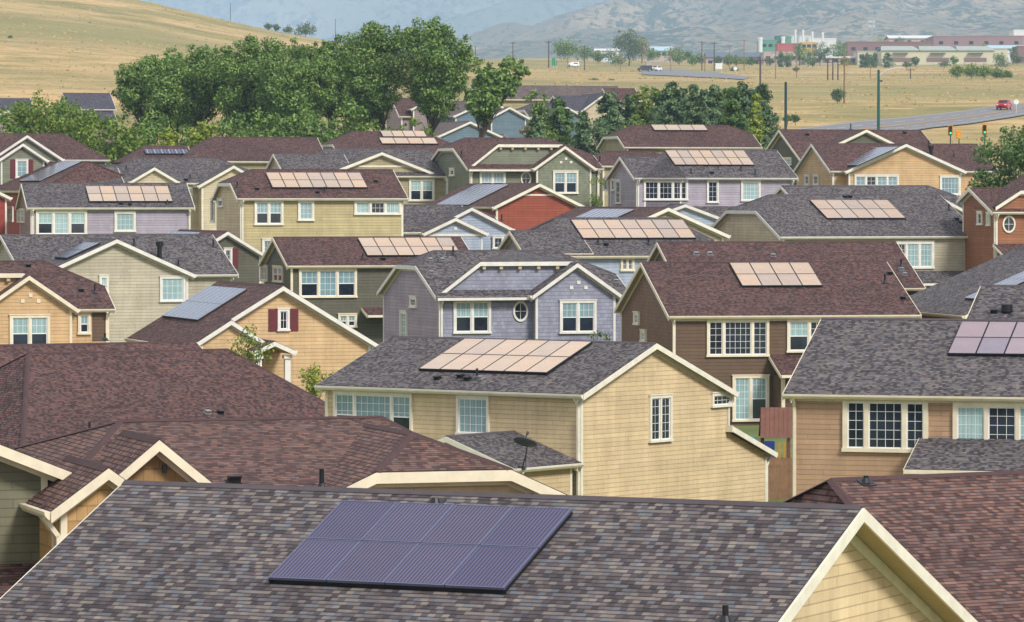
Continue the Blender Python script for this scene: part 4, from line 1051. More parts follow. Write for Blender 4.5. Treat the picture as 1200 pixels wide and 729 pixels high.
# ------------------------------------------------------------------ vegetation
M['bark'] = plain('bark', rgb(84, 70, 58), .9, wear=.4); M['palebark'] = plain('pale dead wood', rgb(168, 158, 150), .9, wear=.3)
M['cotton'] = foliage('cottonwood leaves', rgb(50, 76, 36), rgb(98, 130, 58), rgb(166, 186, 108))
M['bush'] = foliage('bush leaves', rgb(60, 88, 34), rgb(106, 132, 50), rgb(156, 172, 84))
M['lime'] = foliage('lime leaves', rgb(92, 112, 36), rgb(140, 156, 56), rgb(178, 186, 84))
M['spruce'] = foliage('spruce needles', rgb(48, 70, 46), rgb(84, 110, 70), rgb(124, 146, 98), .12)
M['pine'] = foliage('pine needles', rgb(52, 80, 38), rgb(82, 112, 54), rgb(116, 140, 72), .1)
M['willow'] = foliage('willow leaves', rgb(66, 92, 48), rgb(96, 124, 66), rgb(130, 152, 92))
M['autumn'] = foliage('dry leaves', rgb(120, 112, 76), rgb(158, 146, 104), rgb(186, 172, 128))
M['sage'] = foliage('dusty leaves', rgb(72, 92, 62), rgb(98, 118, 80), rgb(128, 142, 104))
def leaf(m, p, nrm, s, R):
    n = (nrm + Vector((R.gauss(0, .5), R.gauss(0, .5), R.gauss(0, .5) + .25))).normalized()
    a = n.orthogonal().normalized(); b = n.cross(a); th = R.random() * 6.28
    a, b = a * math.cos(th) + b * math.sin(th), b * math.cos(th) - a * math.sin(th)
    l, w = s * R.uniform(.7, 1.3), s * R.uniform(.4, .7)
    m.poly([p - a * l * .5, p + b * w * .5 + n * w * .1, p + a * l * .5, p - b * w * .5 + n * w * .1])
def clump(m, c, r, n, s, R, flat=.8):
    for _ in range(n):
        d = Vector((R.gauss(0, 1), R.gauss(0, 1), R.gauss(0, 1))).normalized()
        k = R.random() ** .45
        p = c + Vector((d.x * r, d.y * r, d.z * r * flat)) * k
        leaf(m, p, d, s, R)
def broadleaf(label, px, top, Y, wpx, mat, bottom=None, seed=1, leaf_s=.36, n=7500, lean=0.0, name='tree', bark='bark', cl=None, group=None, base=None, low=.28):
    R = random.Random(seed * 77 + int(px)); P = at_y(px, top, Y); X = P.x
    bx = at_y(base, top, Y).x if base else X
    zb = zg(bx, Y); H = P.z - zb; w = wpx * Y / F * 1.15
    e = thing(name, label, 'tree' if name != 'bush' else 'bush', (bx, Y, zb), 0, group)
    tk = MB(); cr = MB()
    zlow = (at_y(px, bottom, Y).z - zb) if bottom else H * low
    zlow = max(zlow, .05 * H)
    cx = X - bx; cz = (zlow + H) / 2; hz = (H - zlow) / 2
    cs = []; N = cl or max(11, int(13 + w * 1.3)); rr = w * (.165 if N > 14 else .22)
    for i in range(N * 30):
        if len(cs) >= N: break
        d = Vector((R.gauss(0, 1), R.gauss(0, 1), R.gauss(0, 1))).normalized() * (R.random() ** .35)
        r = rr * R.uniform(.75, 1.35)
        q = Vector((cx + lean * (d.z) * w * .5 + d.x * max(.1, w / 2 - r * .8), d.y * max(.1, w / 2 - r * .8), cz + d.z * max(.1, hz - r * .7)))
        if d.z < -.2: q.x = cx + (q.x - cx) * (.8 + .25 * d.z)
        if all((q - o[0]).length > r * .55 for o in cs): cs.append((q, r))
    rt = rr * .8; cs.append((Vector((cx + lean * w * .45, 0, H - rt * .75)), rt))
    for sx in (-1, 1): cs.append((Vector((cx + sx * w * .27 + lean * w * .3, 0, H - rr * R.uniform(1.0, 1.9))), rr * .9))
    top0 = Vector((cx + lean * w * .1, 0, min(cz + hz * .3, H * .75))); pts = [Vector((0, 0, -.3))]
    r0 = max(.05, H * .020)
    for i in range(1, 6):
        f = i / 5; pts.append(Vector((top0.x * f + R.uniform(-.02, .02) * H, R.uniform(-.02, .02) * H, top0.z * f)))
    for i in range(5): tk.tube(pts[i], pts[i + 1], r0 * (1 - .16 * i), r0 * (1 - .16 * (i + 1)), 8)
    for (q, r) in cs:
        z = min(max(q.z * .62, H * .22), top0.z * .95); f = min(.999, z / top0.z) * 5; i = int(f); s0 = pts[i].lerp(pts[i + 1], f - i)
        mid = s0.lerp(q, .55) + Vector((0, 0, -.06 * (q - s0).length))
        tk.tube(s0, mid, r0 * .26, r0 * .15, 6); tk.tube(mid, q, r0 * .15, r0 * .05, 5)
    tot = sum(r * r for _, r in cs)
    for (q, r) in cs:
        k = int(n * r * r / tot)
        clump(cr, q, r, int(k * .72), leaf_s, R)
        for _ in range(5):
            d = Vector((R.gauss(0, 1), R.gauss(0, 1), R.gauss(0, 1) + .3)).normalized(); clump(cr, q + d * r * 1.0, r * .36, int(k * .28 / 5), leaf_s, R)
    tk.build('trunk', M[bark], e); cr.build('crown', M[mat], e, fix=False)
    return e
def conifer(label, px, top, Y, wpx, mat, seed=1, n=2600, power=.6, name='conifer', group=None, s=.34):
    R = random.Random(seed * 31 + int(px)); P = at_y(px, top, Y); zb = zg(P.x, Y); H = P.z - zb; w = wpx * Y / F * 1.4; n = int(n * 2.8)
    e = thing(name, label, 'tree', (P.x, Y, zb), 0, group); tk, cr = MB(), MB()
    tk.tube((0, 0, -.3), (0, 0, H * .96), H * .018 + .05, .02, 8)
    lv = max(9, int(H / .55))
    for i in range(lv):
        f = .08 + .92 * i / lv; rad = w / 2 * min(1, (1 - f) / .42) ** (power + .25) * R.uniform(.8, 1.14) + .1; nb = max(5, int(11 * (1 - f) + 4))
        for k in range(nb):
            a = R.random() * 6.283; L = rad * R.uniform(.6, 1.1); z = f * H + R.uniform(-.2, .2)
            tip = Vector((math.cos(a) * L, math.sin(a) * L, z - L * .18 + .12 * R.random())); root = Vector((0, 0, z))
            if L > .8: tk.tube(root, root.lerp(tip, .8), .03, .012, 4)
            m = max(3, int(n / (lv * nb)))
            for _ in range(m):
                g = R.random() ** .6; p = root.lerp(tip, g) + Vector((R.gauss(0, .13), R.gauss(0, .13), R.gauss(0, .1))) * (1 + L * .3)
                leaf(cr, p, Vector((math.cos(a), math.sin(a), .6)), s, R)
    tk.build('trunk', M['bark'], e); cr.build('crown', M[mat], e, fix=False); return e
CW = 'big cottonwoods behind the houses'
broadleaf('leftmost big cottonwood, its crown thinning towards the dry hillside', 176, 66, 402, 84, 'cotton', 168, 1, n=20900, leaf_s=.30, group=CW)
broadleaf('second cottonwood from the left, dense and a little lower than its right neighbour', 232, 55, 410, 100, 'cotton', 170, 2, n=22800, leaf_s=.30, group=CW)
broadleaf('tallest cottonwood of the left grove, its top just under the ridge line', 291, 42, 404, 100, 'cotton', 170, 3, n=24700, leaf_s=.30, group=CW)
broadleaf('cottonwood with pale dead limbs low in its crown, right part of the grove', 348, 50, 398, 94, 'cotton', 170, 4, n=22800, leaf_s=.30, group=CW, bark='palebark')
broadleaf('cottonwood closing the left grove at its right end', 386, 48, 412, 62, 'cotton', 165, 5, n=19000, leaf_s=.30, group=CW)
broadleaf('tall cottonwood left of the bare trunk gap, dark trunk showing', 438, 28, 404, 92, 'cotton', 158, 6, n=20900, leaf_s=.30, group=CW, base=458)
broadleaf('broad tall cottonwood with one dark trunk standing clear, right of centre grove', 511, 26, 400, 92, 'cotton', 146, 7, n=23750, leaf_s=.30, group=CW, base=507)
broadleaf('leaning cottonwood with its crown tipped to the right over far roofs', 577, 68, 396, 62, 'cotton', 152, 8, n=12350, lean=.6, base=543, group=CW)
broadleaf('rear cottonwood filling the gap between the first two of the grove', 205, 60, 420, 90, 'cotton', 168, 9, n=17100, leaf_s=.30, group=CW)
broadleaf('rear cottonwood behind the tallest left one and the dead limbed one', 322, 46, 424, 90, 'cotton', 168, 10, n=17100, leaf_s=.30, group=CW)
broadleaf('rear cottonwood between the grove end and the tall pair', 412, 58, 424, 70, 'cotton', 165, 12, n=15200, leaf_s=.30, group=CW)
LB = 'lower trees and bushes before the grove'
broadleaf('rounded light green tree at far left behind the sage house', 46, 109, 372, 78, 'bush', None, 11, n=4200, group=LB)
broadleaf('smaller green tree between the far left tree and the grove', 88, 126, 368, 60, 'bush', None, 12, n=3200, group=LB)
broadleaf('dark green tree beside the maroon hip roof corner at left', 136, 138, 366, 78, 'bush', None, 13, n=4200, group=LB)
broadleaf('green tree at the left edge under the far grey roofs', 4, 136, 368, 50, 'cotton', None, 14, n=2600, group=LB)
broadleaf('small lime green bush at the foot of the grove', 199, 151, 376, 26, 'lime', None, 15, n=1700, name='bush', group=LB)
broadleaf('larger lime green bush right of the small lime one', 237, 142, 378, 40, 'lime', None, 16, n=2500, name='bush', group=LB)
broadleaf('dark undergrowth tree below the tallest left cottonwood', 300, 128, 380, 66, 'cotton', None, 17, n=3600, group=LB)
broadleaf('dark undergrowth tree below the dead limbed cottonwood', 356, 130, 382, 60, 'cotton', None, 18, n=3400, group=LB)
broadleaf('undergrowth tree between the grove and the tall pair', 412, 118, 386, 44, 'cotton', None, 19, n=2600, group=LB)
broadleaf('low bush under the broad tall cottonwood', 486, 138, 384, 46, 'bush', None, 20, n=2200, name='bush', group=LB)
for k, (px, tp, w) in enumerate([(168, 140, 60), (214, 146, 56), (262, 140, 60), (325, 142, 60), (392, 138, 56), (440, 142, 50)]):
    broadleaf(['dark undergrowth under the leftmost cottonwood', 'dark undergrowth between the two lime bushes', 'dark undergrowth right of the larger lime bush', 'dark undergrowth in the middle of the grove', 'dark undergrowth at the right end of the grove', 'dark undergrowth under the tall dark trunked cottonwood'][k], px, tp, 392 + k, w, 'cotton', None, 160 + k, n=3000, group=LB)
for k, (px, tp, w) in enumerate([(70, 116, 70), (108, 128, 56), (22, 122, 56)]):
    broadleaf(['tall green tree covering the far lavender grey house', 'green tree right under the lavender grey roofs', 'green tree covering the far grey roofed house at the left edge'][k], px, tp, 378 + k, w, 'bush', None, 170 + k, n=3600, group=LB)
broadleaf('feathery green tree at the right edge above the orange brown house', 1190, 148, 285, 104, 'willow', None, 21, n=17000, leaf_s=.26, low=.04, cl=34)
broadleaf('round green tree behind the blue green house gable', 628, 106, 470, 30, 'cotton', None, 22, n=1600)
PN = 'row of pines and spruces'
conifer('small green pine beside the slate roofs', 656, 113, 440, 36, 'pine', 1, group=PN)
conifer('slim pine right of the small green pine', 683, 128, 436, 20, 'spruce', 2, 1500, group=PN)
conifer('squat pine in front of the blue green house', 628, 134, 430, 28, 'spruce', 3, 1500, group=PN)
conifer('broad dark spruce left of the yellow green tree', 714, 107, 446, 60, 'spruce', 4, 4200, group=PN)
broadleaf('yellow green leafy tree among the dark pines', 757, 101, 450, 36, 'bush', None, 23, n=2400, group=PN)
conifer('tall dark spruce right of the yellow green tree', 786, 95, 446, 46, 'spruce', 5, 3600, group=PN)
conifer('dark spruce third from the right end of the row, crown broad', 813, 97, 440, 40, 'spruce', 6, 3000, group=PN)
conifer('dark spruce in the middle of the right hand row', 836, 98, 444, 38, 'spruce', 7, 3000, group=PN)
conifer('lighter green conical pine in the right hand row', 859, 101, 438, 30, 'pine', 8, 2600, group=PN)
conifer('dark pine behind the light green conical one', 872, 95, 450, 34, 'spruce', 9, 2600, group=PN, power=.55)
conifer('small yellow green pine at the front right of the row', 886, 108, 446, 15, 'lime', 10, 1200, group=PN)
conifer('rightmost dark pine of the row, rounded', 893, 96, 456, 32, 'spruce', 11, 2600, group=PN, power=.5)
for k, (px, tp, w, mt) in enumerate([(740, 108, 44, 'spruce'), (771, 104, 40, 'spruce'), (799, 101, 44, 'spruce'), (825, 104, 44, 'spruce'), (848, 103, 40, 'pine'), (880, 103, 40, 'spruce')]):
    conifer(['dark spruce filling the gap left of the yellow green tree', 'dark spruce close behind the yellow green tree on its right', 'rear spruce between the tall dark one and the right hand row', 'rear spruce behind the left part of the right hand row', 'rear green pine left of the light conical pine', 'rear spruce between the last two pines of the row'][k], px, tp, 462 + 2 * k, w, mt, 30 + k, 3000, group=PN)
for i, (px, tp, w, mt, lb) in enumerate([(618, 147, 18, 'autumn', 'yellowish bush before the blue green house porch'), (642, 151, 26, 'bush', 'low bright green bush right of the yellowish bush'), (744, 138, 34, 'cotton', 'low bush at the foot of the pine row'), (906, 134.5, 14, 'spruce', 'round clipped bush left of the bare green post'), (923, 135, 10, 'bush', 'light clipped bush behind the bare green post'), (932, 134.5, 10, 'spruce', 'round clipped bush right of the bare green post')]):
    broadleaf(lb, px, tp, 432 if i < 3 else 640, w, mt, None, 40 + i, n=700, name='bush', cl=6, leaf_s=.3 if i < 3 else .35)
def small(label, px, top, s, wpx, mat, base, n=900, name='tree', ls=.16):
    """young tree between houses, s pixels per metre, base given as height of its foot below its top in metres"""
    Y = F / s; return broadleaf(label, px, top, Y, wpx, mat, None, int(px), leaf_s=ls, n=n, cl=9, name=name, low=base)
small('thin sapling before the porch of the apricot shuttered house', 291, 384, 26.5, 46, 'bush', .62, 700)
small('yellow green young tree top beside the yellow house', 370, 428, 24.4, 40, 'lime', .6, 900)
small('young tree in front of the olive shingled house corner', 699, 207, 17.2, 20, 'bush', .45, 700)
small('bush top showing above the ridge of the yellow house', 703, 387, 25, 26, 'sage', .55, 600, 'bush')
FT = [(665, 46, 1750, 38, 'cotton', 'broad dark tree by the green highway sign', 2200), (701, 59, 1700, 16, 'cotton', 'small round tree in the field right of the highway sign', 900), (688, 55, 1900, 22, 'cotton', 'tree behind the small round field tree', 1000), (737, 35, 1650, 38, 'sage', 'tall pale green tree in the far field', 2600),
      (752, 42, 1720, 22, 'autumn', 'brownish tree touching the tall pale green one', 900), (764, 56, 1780, 24, 'cotton', 'dark tree right of the brownish one', 900), (792, 56, 1800, 28, 'cotton', 'dark tree before the pale blue roofed building', 1000), (806, 60, 1800, 10, 'cotton', 'small dark tree left of the long slate building', 500), (819, 63, 1750, 18, 'cotton', 'dark tree at the end of the long slate building', 700),
      (854, 63, 1650, 17, 'cotton', 'dark tree in front of the long slate building', 700), (937, 51, 1700, 16, 'cotton', 'tree before the red and yellow walls', 700), (961, 49, 1720, 30, 'sage', 'wide tree right of the yellow wall', 1200), (983, 47, 1740, 20, 'cotton', 'dark tree at the left end of the brick hall', 800), (1054, 43, 2000, 15, 'cotton', 'tree above the brick hall roof', 600), (1031, 42, 2050, 18, 'lime', 'yellowish tree behind the brick hall', 600),
      (1153, 51, 1760, 14, 'cotton', 'small tree before the flat mauve hall', 500), (1187, 55, 1700, 11, 'sage', 'slim tree at the right edge by the white hall', 500), (982, 103, 760, 16, 'sage', 'lone scraggly tree at the foot of the tall utility pole', 900),
      (314, 27, 1490, 10, 'sage', 'leftmost of the trees on the hill crest', 300), (324, 28, 1490, 9, 'sage', 'second tree on the hill crest', 300), (337, 31, 1490, 13, 'sage', 'third tree on the hill crest', 300), (358, 27, 1490, 26, 'sage', 'widest tree clump on the hill crest', 700)]
XT = ['left of the slate building end wall', 'before the left half of the slate building', 'at the middle of the slate building', 'at the right corner of the slate building', 'before the pinkish works wall', 'under the red banded wall', 'under the yellow wall', 'at the low pinkish hall, left half', 'at the low pinkish hall, right half', 'in front of the cream shed', 'between the first two doors of the cream hall', 'between the last two doors of the cream hall', 'by the right annex of the cream hall', 'at the foot of the white hall', 'far left of the dark van, by the road', 'behind the parked white van', 'between the green sign and the pale tree', 'right of the pale blue roofed building']
for k, (px, tp, w) in enumerate([(812, 66, 14), (841, 66, 12), (863, 64, 16), (880, 66, 12), (902, 65, 14), (922, 60, 16), (947, 58, 16), (952, 67, 12), (990, 66, 14), (1020, 65, 12), (1073, 66, 10), (1118, 66, 10), (1172, 62, 16), (1192, 64, 14), (725, 66, 18), (873, 66, 12), (716, 58, 20), (796, 62, 16)]):
    FT.append((px, tp, 1640 + 3 * k, w, ('cotton', 'sage', 'bush')[k % 3], 'small hazy tree ' + XT[k], 450))
for i, (px, tp, Y, w, mt, lb, n) in enumerate(FT): broadleaf(lb, px, tp, Y, w, mt, None, 60 + i, n=n, leaf_s=.75 if Y > 1000 else .4, cl=12, low=.05, group='distant trees')
for i, (px, tp, w, lb) in enumerate([(915, 59, 7, 'slim dark conifer before the grey works wall'), (924, 66, 5, 'smaller conifer right of the slim dark one'), (1011, 63, 5, 'left of two thin conifers by the cream hall'), (1016, 62, 5, 'right of two thin conifers by the cream hall'), (1025, 62, 7, 'short conifer between the thin pair and the broad one'), (1040, 61, 12, 'broad blue conifer by the cream hall')]):
    conifer(lb, px, tp, 1640, w, 'spruce', 90 + i, 350, group='distant conifers', s=.7)
for i, (px, tp, w) in enumerate([(1122, 77, 20), (1138, 75, 24), (1153, 76, 22), (1168, 80, 18), (1180, 83, 14)]):
    broadleaf(['left end of the green hedge in the dry field', 'tallest part of the green hedge in the dry field', 'middle of the green hedge in the dry field', 'lower bush of the field hedge, right of its middle', 'small right end bush of the field hedge'][i], px, tp, 1150 + 10 * i, w, 'bush', None, 120 + i, n=800, leaf_s=.6, name='bush', cl=10, low=.05, group='hedge in the field')
for i, (px, tp, w, Y) in enumerate([(14, 23, 16, 1250), (12, 43, 5, 1020), (92, 29, 8, 1200), (103, 31, 7, 1195), (1107, 70, 16, 1560), (1063, 72, 12, 1560), (1175, 69, 20, 1540), (860, 80, 10, 1480), (933, 78, 8, 1440), (742, 88, 8, 1350), (696, 96, 16, 1080), (715, 97, 10, 1075)]):
    broadleaf(['dark scrub patch high on the left hillside', 'tiny dark bush on the left slope', 'dark bush mid slope on the hill', 'dark bush right beside the mid slope one', 'low scrub before the cream hall doors', 'low scrub left of the hall doors', 'wide low scrub below the white hall', 'roadside scrub by the white sign board', 'scrub patch by the thin field poles', 'roadside bush by the dark van', 'green scrub patch in the dry field', 'smaller green scrub patch beside it in the field'][i], px, tp, Y, w, 'sage', None, 140 + i, n=350, leaf_s=.6, name='bush', cl=7, low=.02)

R = random.Random(99); tf = MB()
RD = [(a.lerp(b, .5), (a - b).length) for a, b in zip(A_, B_)]
for _ in range(9000):
    Y = 520 * (1700 / 520) ** R.random(); u = R.uniform(-120, 1330); X = (u - 600) / F * Y
    if noise.noise((X * .03, Y * .02, 1.7)) < R.uniform(-.45, .25): continue
    if any((X - c.x) ** 2 + (Y - c.y) ** 2 < 17 ** 2 for c, _w in RD): continue
    z = zg(X, Y); s = R.uniform(.08, .22) * (1 + Y / 1500)
    for k in range(3):
        a = R.random() * 3.14; dx, dy = math.cos(a) * s, math.sin(a) * s; ox, oy = R.uniform(-s, s), R.uniform(-s, s); h_ = s * R.uniform(.5, 1.0)
        tf.poly([(X + ox - dx, Y + oy - dy, z - .1), (X + ox + dx, Y + oy + dy, z - .1), (X + ox + dx * .7, Y + oy + dy * .7, z + h_), (X + ox - dx * .5, Y + oy - dy * .5, z + h_ * .8)])
M['tuft'] = foliage('dry tussocks', rgb(150, 136, 92), rgb(188, 164, 116), rgb(216, 186, 138), .1)
struct(tf.build('dry_grass', M['tuft'], fix=False), 'stuff')
# ------------------------------------------------------------------ poles, signs, lights
def pole(label, px, top, Y, r=.16, arm=True, mat='wood', name='utility_pole', basepx=None, group='utility poles', n_arm=1):
    P = at_y(px, top, Y); zb = zg(P.x, Y); H = P.z - zb; e = thing(name, label, 'pole', (P.x, Y, zb), 0, group)
    m = MB(); m.tube((0, 0, -.4), (0, 0, H), r, r * .75, 8); m.build('pole', M[mat], e)
    if arm:
        for k in range(n_arm):
            m = MB(); z = H - .5 - k * 1.0; m.box(-1.2, 1.2, -r - .14, -r, z - .08, z + .08)
            for x in (-1.1, -.5, .5, 1.1): m.tube((x, -r - .07, z + .08), (x, -r - .07, z + .32), .05, .05, 6)
            m.build('crossarm', M[mat], e)
    return e
M['darkpole'] = plain('dark pole wood', rgb(86, 74, 70), .9, wear=.3)
PL = [(891, 68.5, 900, .22, 'thick dark pole above the pine row'), (989.5, 66, 760, .17, 'tallest utility pole standing in the dry field'), (909, 60, 1150, .14, 'plain pole before the grey works wall'), (933.5, 65, 1200, .12, 'thin pole right of the works wall'), (970, 71, 1120, .2, 'left of three short transformer poles'), (976, 68, 1130, .2, 'middle of three short transformer poles'), (982, 70, 1125, .2, 'right of three short transformer poles'),
      (822.6, 48, 1500, .2, 'tall pole left of the long slate building'), (837, 49, 1480, .2, 'tall pole over the white sign board'), (872, 46, 1500, .16, 'tall thin pole over the slate roof'), (855, 52, 1520, .14, 'faint pole behind the slate roof'), (826, 66, 1400, .16, 'short pale pole left of the white sign board'), (643, 48, 1500, .24, 'dark pole left of the green highway sign'), (601, 49, 1550, .18, 'left pole on the grassy rise'), (685, 53, 1480, .2, 'pale pole right of the broad dark tree'), (665, 56, 1480, .12, 'thin pale pole in front of the broad dark tree'), (727, 58, 1500, .12, 'thin pole left of the tall pale tree'), (786, 56, 1480, .14, 'pale lamp pole before the pale blue roof'), (557, 54, 1700, .2, 'leftmost pole right of the tall cottonwoods'), (1020, 77, 1200, .14, 'thin post in the field left of the lamp'), (1067, 80, 1180, .18, 'dark short post in the field right of the lamp'), (270, 4, 2300, .2, 'mast above the left hill crest'), (393, 22, 2300, .2, 'mast right of the hill crest trees')]
for (px, tp, Y, r, lb) in PL: pole(lb, px, tp, Y, r, arm=Y < 1600 and r > .13, mat='darkpole' if r >= .18 else 'wood', n_arm=2 if px == 989.5 else 1)
M['gpole'] = plain('dark green paint', rgb(22, 84, 78), .4, .1, wear=.1); M['dgreen'] = plain('dark teal paint', rgb(24, 60, 64), .4, .1)
M['alu'] = plain('pale aluminium', rgb(214, 220, 222), .35, .5)
# lamp
P = at_y(1029.6, 83, 560); zb = zg(P.x, 560); H = P.z - zb; e = thing('street_lamp', 'tall green street lamp with a white curved arm beside the road', 'street lamp', (P.x, 560, zb))
m = MB(); m.tube((0, 0, -.3), (0, 0, .5), .30, .26, 12); m.tube((0, 0, .5), (0, 0, H), .22, .17, 12); m.build('pole', M['gpole'], e)
m = MB(); a = [(.15, 0, H - .6), (1.0, -.05, H + .05), (2.0, -.1, H + .32), (2.9, -.15, H + .38)]
for p, q in zip(a, a[1:]): m.tube(p, q, .09, .08, 8)
m.build('arm', M['alu'], e)
m = MB(); m.loft([(2.7, -.3, H + .30), (2.7, 0, H + .30), (2.7, 0, H + .44), (2.7, -.3, H + .44)], [(3.5, -.26, H + .34), (3.5, -.06, H + .34), (3.5, -.06, H + .41), (3.5, -.26, H + .41)]); m.build('lamp_head', M['alu'], e)
m = MB(); m.tube((0, 0, H), (0, 0, H + .12), .19, .1, 12); m.tube((.16, -.1, H - 1.3), (.5, -.12, H - 1.35), .07, .12, 8); m.build('cap', M['black'], e)
P = at_y(920.8, 97, 520); zb = zg(P.x, 520); H = P.z - zb; e = thing('steel_post', 'bare dark green steel post left of the street lamp', 'post', (P.x, 520, zb))
m = MB(); m.tube((0, 0, -.3), (0, 0, H), .19, .16, 12); m.build('pole', M['dgreen'], e); m = MB(); m.tube((0, 0, H), (0, 0, H + .12), .19, .08, 12); m.build('cap', M['black'], e)
# traffic lights
M['tlyellow'] = plain('signal yellow', rgb(222, 150, 30), .45); 
def glow(name, c, s):
    t = NT(name); t.color((0, 0, 0, 1)); t.b.inputs['Emission Color'].default_value = c; t.b.inputs['Emission Strength'].default_value = s; return t.m
M['tlgreen'] = glow('lit green lens', (.05, .75, .32, 1), 1.3); M['tldark'] = plain('unlit lens', rgb(40, 22, 18), .2)
def signal(px, top, Y, label, back=False):
    P = at_y(px, top, Y); zb = zg(P.x, Y); H = (P.z - zb) / .8; e = thing('traffic_light', label, 'traffic light', (P.x, Y, zb), 0, 'traffic lights at the crossing'); e.scale = (.8, .8, .8)
    m = MB(); m.tube((0, .1, -.3), (0, .1, H - 1.0), .09, .07, 8); m.build('pole', M['dgreen'], e)
    m = MB(); m.box(-.20, .20, -.12, .12, H - 1.15, H); 
    m.build('housing', M['tlyellow'] if back else M['black'], e)
    if not back:
        m = MB(); m.box(-.32, .32, .12, .15, H - 1.25, H + .08); m.build('back_plate', M['tlyellow'], e)
        for k, mt in enumerate(('tldark', 'tldark', 'tlgreen')):
            z = H - .2 - .37 * k; m = MB(); m.tube((0, -.12, z), (0, -.15, z), .15, .15, 14); m.build('lens', M[mt], e)
            m = MB(); n = 10
            for i in range(n):
                a0, a1 = math.pi * i / n, math.pi * (i + 1) / n
                m.poly([(math.cos(a0) * .18, -.12, z + math.sin(a0) * .18), (math.cos(a1) * .18, -.12, z + math.sin(a1) * .18), (math.cos(a1) * .18, -.36, z + math.sin(a1) * .18), (math.cos(a0) * .18, -.36, z + math.sin(a0) * .18)])
            m.build('visor', M['tlyellow'], e, fix=False)
    else:
        for k in range(3):
            z = H - .2 - .37 * k; m = MB(); m.tube((-.2, 0, z), (-.45, 0, z), .17, .17, 10); m.build('visor', M['tlyellow'], e)
signal(1114, 147.5, 440, 'traffic light with green lit lens left of the yellow signal')
signal(1154, 146.5, 440, 'traffic light with green lit lens nearest the right edge')
signal(1124, 152, 440, 'yellow signal seen from the side between the two green ones', True)
# signs
def sign(label, px0, px1, py0, py1, Y, mat, shape='rect', posts=1, name='road_sign', text=None):
    a, b = at_y(px0, py0, Y), at_y(px1, py1, Y); X = (a.x + b.x) / 2; zb = zg(X, Y); w, z0, z1 = (b.x - a.x) / 2, b.z - zb, a.z - zb
    e = thing(name, label, 'sign', (X, Y, zb)); m = MB()
    for k in range(posts):
        x = 0 if posts == 1 else (-w * .7 + 1.4 * w * k / (posts - 1)); m.tube((x, .06, -.3), (x, .06, z1 * .98), .06, .06, 6)
    m.build('post', M['alu'], e); m = MB()
    if shape == 'rect': m.box(-w, w, -.03, .02, z0, z1)
    else:
        R_ = [(w * math.cos(2 * math.pi * i / 24), (z0 + z1) / 2 + w * math.sin(2 * math.pi * i / 24)) for i in range(24)]
        m.loft([(x, -.03, z) for x, z in R_], [(x, .02, z) for x, z in R_])
    m.build('panel', M[mat], e); return e
M['sgreen'] = plain('sign green', rgb(30, 140, 104), .5); M['swhite'] = plain('sign white', rgb(226, 230, 232), .5); M['sgrey'] = plain('sign back grey', rgb(176, 182, 188), .5, .3)
sign('green highway sign far off by the dark pole', 646.5, 651, 68, 77, 1450, 'sgreen')
sign('small green sign beside the green highway sign', 651.8, 653, 71, 77, 1450, 'sgreen')
sign('round white sign beside the road at the right edge', 1188, 1194, 116.5, 122.5, 690, 'swhite', 'disc')
sign('white sign board in front of the far road trees', 838.5, 846.5, 74, 81, 1450, 'swhite', posts=2)
sign('white sign back in front of the pine row', 863.5, 876.5, 143.5, 149, 560, 'sgrey', posts=3)
sign('round white sign right of the white sign board', 859.5, 864, 78, 83, 1400, 'swhite', 'disc')
M['orange'] = plain('traffic orange', rgb(226, 92, 40), .5)
for px, lb in ((880, 'orange road cone left of the white marker'), (895, 'orange road cone right of the white marker')):
    P = ghit(px, 141); e = thing('traffic_cone', lb, 'traffic cone', (P.x, P.y, zg(P.x, P.y)), 0, 'road work cones'); m = MB(); m.box(-.25, .25, -.25, .25, 0, .06); m.build('base', M['black'], e)
    m = MB(); m.tube((0, 0, .06), (0, 0, 1.0), .2, .05, 12); m.build('cone', M['orange'], e); m = MB(); m.tube((0, 0, .5), (0, 0, .7), .132, .1, 12); m.build('stripe', M['swhite'], e)
# lattice mast on the hill
P = at_y(1022, 12, 4900)
e = thing('antenna_mast', 'lattice antenna mast on the hazy slope above the brick hall', 'antenna mast', (P.x, 4900, zmid(1022, 4900)))
Hm = P.z - zmid(1022, 4900); m = MB()
for sx, sy in ((-1, -1), (1, -1), (0, 1)): m.tube((sx * 1.0, sy * 1.0, 0), (sx * .5, sy * .5, Hm), .22, .18, 5)
for k in range(12): z = Hm * k / 12; m.tube((-1 + k * .04, -1, z), (1 - k * .04, -1, z + Hm / 12), .14, .14, 4)
m.build('tower', M['steel'], e)
for z in (.55, .68): m = MB(); m.tube((-3, -.6, Hm * z), (3, -.6, Hm * z), .2, .2, 5); [m.box(x - .3, x + .3, -.9, -.6, Hm * z - 1.2, Hm * z + 1.2) for x in (-3, -1.4, 1.4, 3)]; m.build('antenna', M['swhite'], e)

